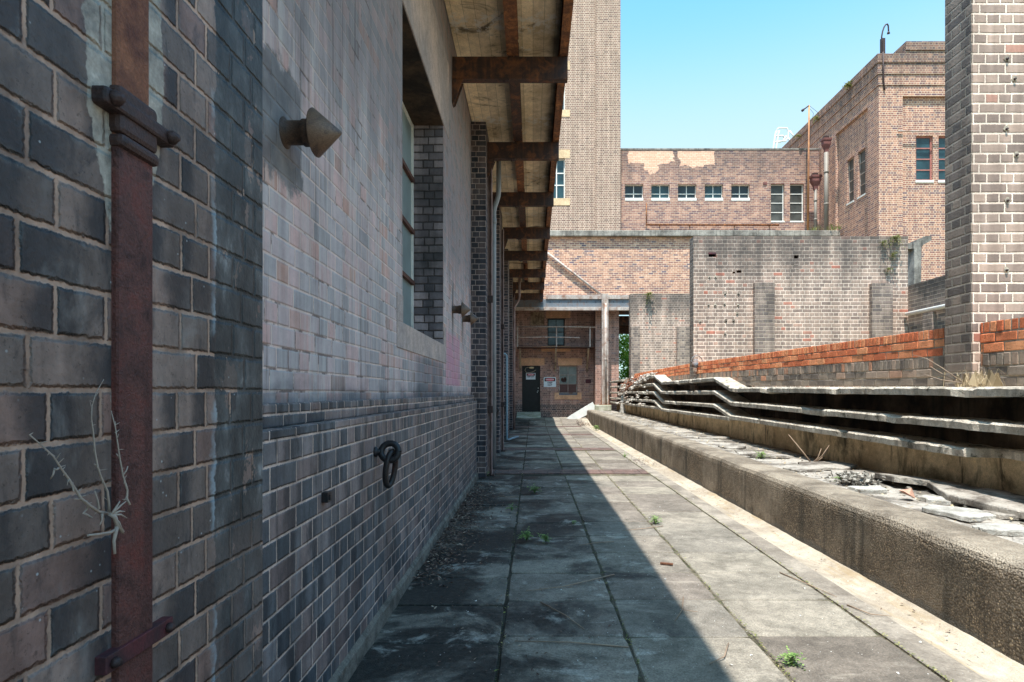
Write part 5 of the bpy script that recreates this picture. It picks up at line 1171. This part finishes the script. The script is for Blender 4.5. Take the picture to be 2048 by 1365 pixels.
for k in range(1800):
    y = 2.5 + 24 * rr.random() ** 1.4; x = 2.9 + abs(rr.gauss(0, .42)); s = rr.uniform(.008, .03) if rr.random() < .85 else rr.uniform(.03, .07)
    if x > 3.9 or nz(x * 1.5, y * .8, 4) < -0.1: continue
    chunk(mb, (x, y, zk(y) - .02 + s * .15), (s, s, s * .5), k + 900, n=7)
for k in range(700):
    q = rr.choice([0, 0, 1, 2]); y = 2.6 + 14 * rr.random() ** 1.3
    z = near[q](y) if y < Y1a else (mid[q] if Y1b < y < Y2a else None)
    if z is None or nz(y * .9, q * 3.3) < -.05: continue
    s = rr.uniform(.01, .035); chunk(mb, (3.63 + abs(rr.gauss(0, .1)), y, z + s * .2), (s, s, s * .6), k + 7000, n=7)
tag(mb.build('ledge_debris', M_CHIP), 'scatter of small stone chips along the ledge', 'debris', kind='stuff')
mb = MB()
for k in range(1500):
    y = 2.2 + 14 * rr.random() ** 1.7; x = rr.uniform(-.8, 2.4); s = rr.uniform(.003, .008) if rr.random() < .93 else rr.uniform(.01, .022)
    chunk(mb, (x, y, zpath(y) + .004), (s, s * 1.3, s * .6), k + 4000, n=6)
for sd in range(60):
    y = rr.uniform(4, 24); k = rr.choice([0, 1, 2]); s = rr.uniform(.02, .05)
tag(mb.build('stone_chips', M_WHITECHIP), 'pale chips and grit scattered over the paving', 'chips', kind='stuff')
def leaves(mb, n, fx, fy, s0, s1, lift, seed, zf):
    rr = random.Random(seed)
    for _ in range(n):
        x, y = fx(rr), fy(rr); s = rr.uniform(s0, s1); a = rr.random() * 6.28; w = s * rr.uniform(.25, .5); dz = rr.random() * lift
        d = Vector((math.cos(a), math.sin(a), rr.uniform(-.3, .5))); e = Vector((-math.sin(a), math.cos(a), rr.uniform(-.4, .4))); c = Vector((x, y, zf(y) + .006 + dz)); r = rr.random()
        mb.face([c - d * s / 2, c + e * w / 2 + Vector((0, 0, s * .12)), c + d * s / 2, c - e * w / 2 + Vector((0, 0, s * .06))], r)
mb = MB()
leaves(mb, 2600, lambda r: -0.88 + abs(r.gauss(0, .17)), lambda r: 4.2 + r.betavariate(1.6, 2.2) * 5.5, .015, .05, .035, 5, zpath)
leaves(mb, 900, lambda r: -0.7 + abs(r.gauss(0, .6)), lambda r: 2.5 + r.random() * 7, .008, .03, .004, 6, zpath)
leaves(mb, 260, lambda r: 2.2 + r.random() * .25, lambda r: 3 + r.random() * 14, .012, .03, .004, 7, zpath)
leaves(mb, 160, lambda r: 2.0 + r.random() * .42, lambda r: 12.0 + r.gauss(0, .4), .02, .05, .02, 8, zpath)
leaves(mb, 300, lambda r: 1.9 + r.random() * .5, lambda r: 25.5 + r.gauss(0, .6), .03, .09, .08, 9, zpath)
tag(mb.build('leaf_litter', M_LITTER, recalc=False), 'dead brown leaves and bark drifted along the foot of the left wall and the gutter', 'leaf litter', kind='stuff')
mb = MB(); rq = random.Random(44)
for X, n in ((0.537, 260), (1.252, 620), (2.003, 900), (-.178, 160)):
    leaves(mb, n, lambda r, X=X: X + r.gauss(0, .009), lambda r: 2.6 + 14 * r.random() ** 1.5, .008, .022, .010, int(X * 100) + 50, zpath)
tag(mb.build('joint_moss', M_SPRIG, recalc=False), 'thin moss and seedlings along the joints of the paving', 'moss', kind='stuff')
mb = MB()
leaves(mb, 900, lambda r: 2.9 + r.random() * 1.0, lambda r: 3 + r.random() * 22, .02, .06, .02, 10, lambda y: zk(y) - .03)
tag(mb.build('ledge_litter', M_STRAW, recalc=False), 'dry straw and leaf scraps strewn over the ledge', 'litter', kind='stuff')
# loose sticks on the paving
sticks = [((0.62, 4.55), (0.22, 4.25), (-.05, 4.17)), ((1.02, 4.05), (.95, 3.8), (.86, 3.62)), ((0.52, 3.25), (.2, 3.3), (-.1, 3.33)), ((1.08, 3.3), (1.0, 3.12), (.9, 3.05)), ((.05, 3.95), (.2, 3.7), (.3, 3.5)), ((1.35, 6.2), (1.1, 6.05), (.9, 6.0)), ((-.45, 8.0), (-.3, 7.9), (-.2, 8.0)), ((2.05, 3.9), (2.1, 3.72), (2.22, 3.7)), ((1.9, 4.6), (1.98, 4.3), (2.06, 4.05)), ((.75, 5.55), (.6, 5.5), (.42, 5.42))]
for k, pts in enumerate(sticks):
    mb = MB(); mb.tube([(x, y, zpath(y) + .008 + .006 * (i == 1)) for i, (x, y) in enumerate(pts)], [.0045, .0038, .002], 5)
    if k in (0, 1): mb.tube([(pts[1][0], pts[1][1], .012), (pts[1][0] + .08, pts[1][1] - .06, .02)], .002, 5)
    tag(mb.build('stick', M_BROWNTWIG), 'thin dry stick lying on the paving', 'stick', 'loose sticks on the path')
mb = MB(); mb.box(-.05, .05, -.012, .012, 0, .012, M=Matrix.Translation((1.08, 4.83, .004)) @ Matrix.Rotation(-.35, 4, 'Z')); tag(mb.build('wood_chip', M_EDGE), 'small orange brown splinter of wood on the paving at the shadow edge', 'wood chip')
def weed(c, n, size, mat, label, cat, group, name='weed', droop=0.4, seed=0, up=(0, 0, 1), blades=False):
    rr = random.Random(seed); mb = MB(); up = Vector(up); c = Vector(c)
    for k in range(n):
        a = rr.random() * 6.28; h = size * rr.uniform(.4, 1.0); c0 = c; out = Vector((math.cos(a), math.sin(a), 0)) * size * rr.uniform(.15, .9)
        tip = c + up * h * rr.uniform(.5, 1) + out; midp = c + up * h * .7 + out * .4
        tip.z -= droop * size * rr.random()
        w = size * (.012 if blades else .09); e = Vector((-math.sin(a), math.cos(a), 0)) * w; r = rr.random()
        if blades:
            j = Vector((rr.gauss(0, .25), rr.gauss(0, .5), 0)) * size
            mb.face([c + j + e, midp + j + e * .8, tip + j, midp + j - e * .8, c + j - e], r)
        else:
            mb.tube([c, midp, tip], [size * .012, size * .008, size * .004], 4, r)
            for q in range(5):
                p = midp.lerp(tip, q / 4.0); b = rr.random() * 6.28; d = Vector((math.cos(b), math.sin(b), rr.uniform(-.2, .6))) * size * .17; f = Vector((-math.sin(b), math.cos(b), rr.uniform(-.3, .3))) * size * .07
                mb.face([p, p + d * .5 + f, p + d, p + d * .5 - f], rr.random())
    return tag(mb.build(name, mat, recalc=False), label, cat, group)
G = 'small weeds in the paving joints'
for k, (x, y, n, s, lab) in enumerate(((0.02, 8.3, 26, .13, 'tufty green weed in the shaded joint closest to the first red edging strip'), (-.06, 5.62, 34, .12, 'spreading green weed in front of the pale broken paving slab in the shade'), (.12, 5.55, 30, .10, 'low green weed filling the joint right of the spreading weed'), (.42, 6.3, 14, .07, 'tiny green sprig alone in the shaded paving'), (-.25, 7.05, 14, .09, 'small upright green sprig in the dark moss near the wall'),
        (1.30, 6.35, 36, .10, 'pale green weed in the sunny joint just beside the shadow'), (1.32, 3.05, 40, .085, 'round clump of pale green weed at the front edge of the sunny paving'), (2.35, 22.3, 40, .24, 'bushy pale weed against the far end of the kerb wall'), (1.98, 12.9, 20, .12, 'thin weed in the sunny joint between the red edging strips'), (-.82, 9.9, 24, .12, 'dark green weed at the foot of the second pier'), (3.05, 8.0, 30, .14, 'pale green weed growing on the ledge'), (3.1, 6.0, 24, .11, 'small green weed beside the gravel heap'))):
    weed((x, y, (zpath(y) if x < 2.6 else zk(y) - .03)), n, s, M_WEED, lab, 'weed', G, seed=k)
for k, (x, y, Y, s, lab) in enumerate(((1297, 592, Y3 - .02, .32, 'pale fern hanging from the top of the farthest cross wall'), (1790, 479, Y2 - .02, .22, 'pale fern at the top right corner of the middle cross wall'), (1766, 487, Y2 - .02, .15, 'smaller fern left of the corner fern on the middle cross wall'), (1785, 511, Y2 - .02, .16, 'fern hanging below the corner fern on the middle cross wall'), (1776, 540, Y2 - .02, .14, 'lowest fern on the middle cross wall'))):
    weed((PX(x, Y), Y, PZ(y, Y)), 30, s, M_SPRIG, lab, 'fern', 'ferns growing out of the walls', 'fern', 1.4, k + 40, (0, -.6, .5))
for k, (x, y, z) in enumerate(((14.13, 26.6, 15.0), (14.12, 29.6, 14.9), (14.12, 31.6, 14.9))):
    weed((x, y, z), 26, .42 - .06 * k, M_SPRIG, ['largest pale tuft growing on the right building side parapet', 'middle pale tuft growing on the right building side parapet', 'farthest pale tuft growing on the right building side parapet'][k], 'fern', 'ferns growing out of the walls', 'fern', .6, k + 60, (-.5, 0, .7))
for k, (x, y) in enumerate(((PX(1628, 28), 28.0), (PX(1660, 27.9), 27.9), (PX(1672, 27.8), 27.8))):
    weed((x, y, 8.925), 30, .45, M_SPRIG, 'dry grass tuft on the end of the roof slab', 'grass tuft', 'grass tufts on the roof slab', 'grass_tuft', .2, k + 70, blades=True)
# dry grass at the foot of the tall cross wall
weed((3.78, 5.08, 1.44), 70, .22, M_STRAW, 'bleached dry grass clump at the foot of the tall cross wall', 'dry grass', None, 'dry_grass', .5, 90, blades=True)
mb = MB(); yq = 5.0
for pts in ([(1925, 765), (1900, 735), (1885, 715), (1870, 705)], [(1925, 768), (1905, 750), (1893, 732)], [(1920, 766), (1900, 760), (1880, 748)]):
    mb.tube([(PX(a, yq), yq + .1 * i, PZ(b, yq)) for i, (a, b) in enumerate(pts)], [.005, .004, .003, .0015][:len(pts)], 5)
tag(mb.build('dead_stalks', M_BROWNTWIG), 'long bare arching stalks from the dry grass by the tall cross wall', 'dead plant')
t0 = MB(); yq = 7.5; b = (3.5, yq, zk(yq) - .03)
for tip in ((3.25, 7.6, .86), (3.62, 7.3, .75), (3.7, 7.5, .68), (3.57, 7.4, .70)): t0.tube([b, ((b[0] + tip[0]) / 2 + .02, (b[1] + tip[1]) / 2, (b[2] + tip[2]) / 2 - .02), tip], [.012, .009, .004], 6)
tag(t0.build('dead_stump', M_BROWNTWIG), 'small dead forked stump sprouting on the ledge by the riser', 'dead plant')
# bush beyond the opening
t = thing('bush', (5.5, 34.5, 0), 'bright green leafy bush showing through the gap beside the farthest cross wall', 'bush')
rr = random.Random(31); mb = MB()
cl = [(Vector((5.5 + rr.gauss(0, .8), 34.5 + rr.gauss(0, .7), 1.0 + rr.random() * 3.6)), rr.uniform(.4, .75)) for _ in range(34)]
for c, R in cl:
    for _ in range(320):
        v = Vector((rr.gauss(0, 1), rr.gauss(0, 1), rr.gauss(0, 1))).normalized() * R * rr.random() ** .4; p = c + v; s = rr.uniform(.05, .11)
        d = Vector((rr.gauss(0, 1), rr.gauss(0, 1), rr.gauss(0, .6))).normalized(); e = d.cross(Vector((rr.gauss(0, 1), rr.gauss(0, 1), rr.gauss(0, 1)))).normalized()
        mb.face([p - d * s, p + e * s * .5, p + d * s, p - e * s * .5], min(1, max(0, .5 + .3 * v.z / R + rr.uniform(-.3, .3))))
mb.build('crown', M_LEAF, t, recalc=False)
mb = MB()
for k in range(6):
    a = cl[k][0]; mb.tube([(5.5 + rr.uniform(-.1, .1), 34.5, -.1), (5.5 + (a.x - 5.5) * .4, 34.5 + (a.y - 34.5) * .4, a.z * .5), a], [.07, .045, .02], 6)
mb.build('stem', M_BARK, t)

# ================================================================== light, sky, camera
w = bpy.data.worlds.new('World'); scene.world = w; w.use_nodes = True; nt = w.node_tree; nt.nodes.clear()
sky = nt.nodes.new('ShaderNodeTexSky'); sky.sky_type = 'NISHITA'; sky.sun_disc = False
sky.sun_elevation = math.asin(-SUN_DIR.z); sky.sun_rotation = math.atan2(-SUN_DIR.x, -SUN_DIR.y)
sky.air_density = SKY_AIR; sky.dust_density = SKY_DUST; sky.ozone_density = SKY_OZONE; sky.altitude = 0
tc = nt.nodes.new('ShaderNodeTexCoord'); sx = nt.nodes.new('ShaderNodeSeparateXYZ'); nt.links.new(tc.outputs['Generated'], sx.inputs[0])
mr = nt.nodes.new('ShaderNodeMapRange'); mr.interpolation_type = 'SMOOTHSTEP'; mr.inputs[1].default_value = 0.56; mr.inputs[2].default_value = 0.33; mr.inputs[3].default_value = 0.0; mr.inputs[4].default_value = 0.8; nt.links.new(sx.outputs[2], mr.inputs[0])
hz = nt.nodes.new('ShaderNodeMix'); hz.data_type = 'RGBA'; nt.links.new(mr.outputs[0], hz.inputs[0]); hz.inputs[7].default_value = SKY_HORIZON
bg = nt.nodes.new('ShaderNodeBackground'); bg.inputs[1].default_value = SKY_STR
tint = nt.nodes.new('ShaderNodeMix'); tint.data_type = 'RGBA'; tint.blend_type = 'MULTIPLY'; tint.inputs[0].default_value = 1.0; tint.inputs[7].default_value = SKY_TINT
wo = nt.nodes.new('ShaderNodeOutputWorld'); nt.links.new(sky.outputs[0], tint.inputs[6]); nt.links.new(tint.outputs[2], hz.inputs[6]); nt.links.new(hz.outputs[2], bg.inputs[0]); nt.links.new(bg.outputs[0], wo.inputs[0])
sl = bpy.data.lights.new('sun', 'SUN'); sl.energy = SUN_STR; sl.angle = math.radians(0.53); sl.color = (1.0, 0.96, 0.9)
so = bpy.data.objects.new('sun', sl); COL.objects.link(so); so.location = (-3, -8, 30); so.rotation_euler = SUN_DIR.to_track_quat('-Z', 'Y').to_euler()
cam = bpy.data.cameras.new('camera'); cam.sensor_width = 36.0; cam.lens = F / 2048 * 36.0; cam.shift_x = -42 / 2048; cam.shift_y = 103.5 / 2048; cam.clip_start = 0.05; cam.clip_end = 2000
co = bpy.data.objects.new('camera', cam); COL.objects.link(co); co.location = (0, 0, EYE); co.rotation_euler = (math.pi / 2, 0, 0); scene.camera = co
vs = scene.view_settings; scene.display_settings.display_device = 'sRGB'; vs.view_transform = 'Standard'; vs.look = 'None'; vs.exposure = EXPOSURE; vs.gamma = 1.0; vs.use_curve_mapping = False
scene.cycles.max_bounces = 8; scene.cycles.diffuse_bounces = 5
for o in scene.objects:
    if '_loc' in o: del o['_loc']
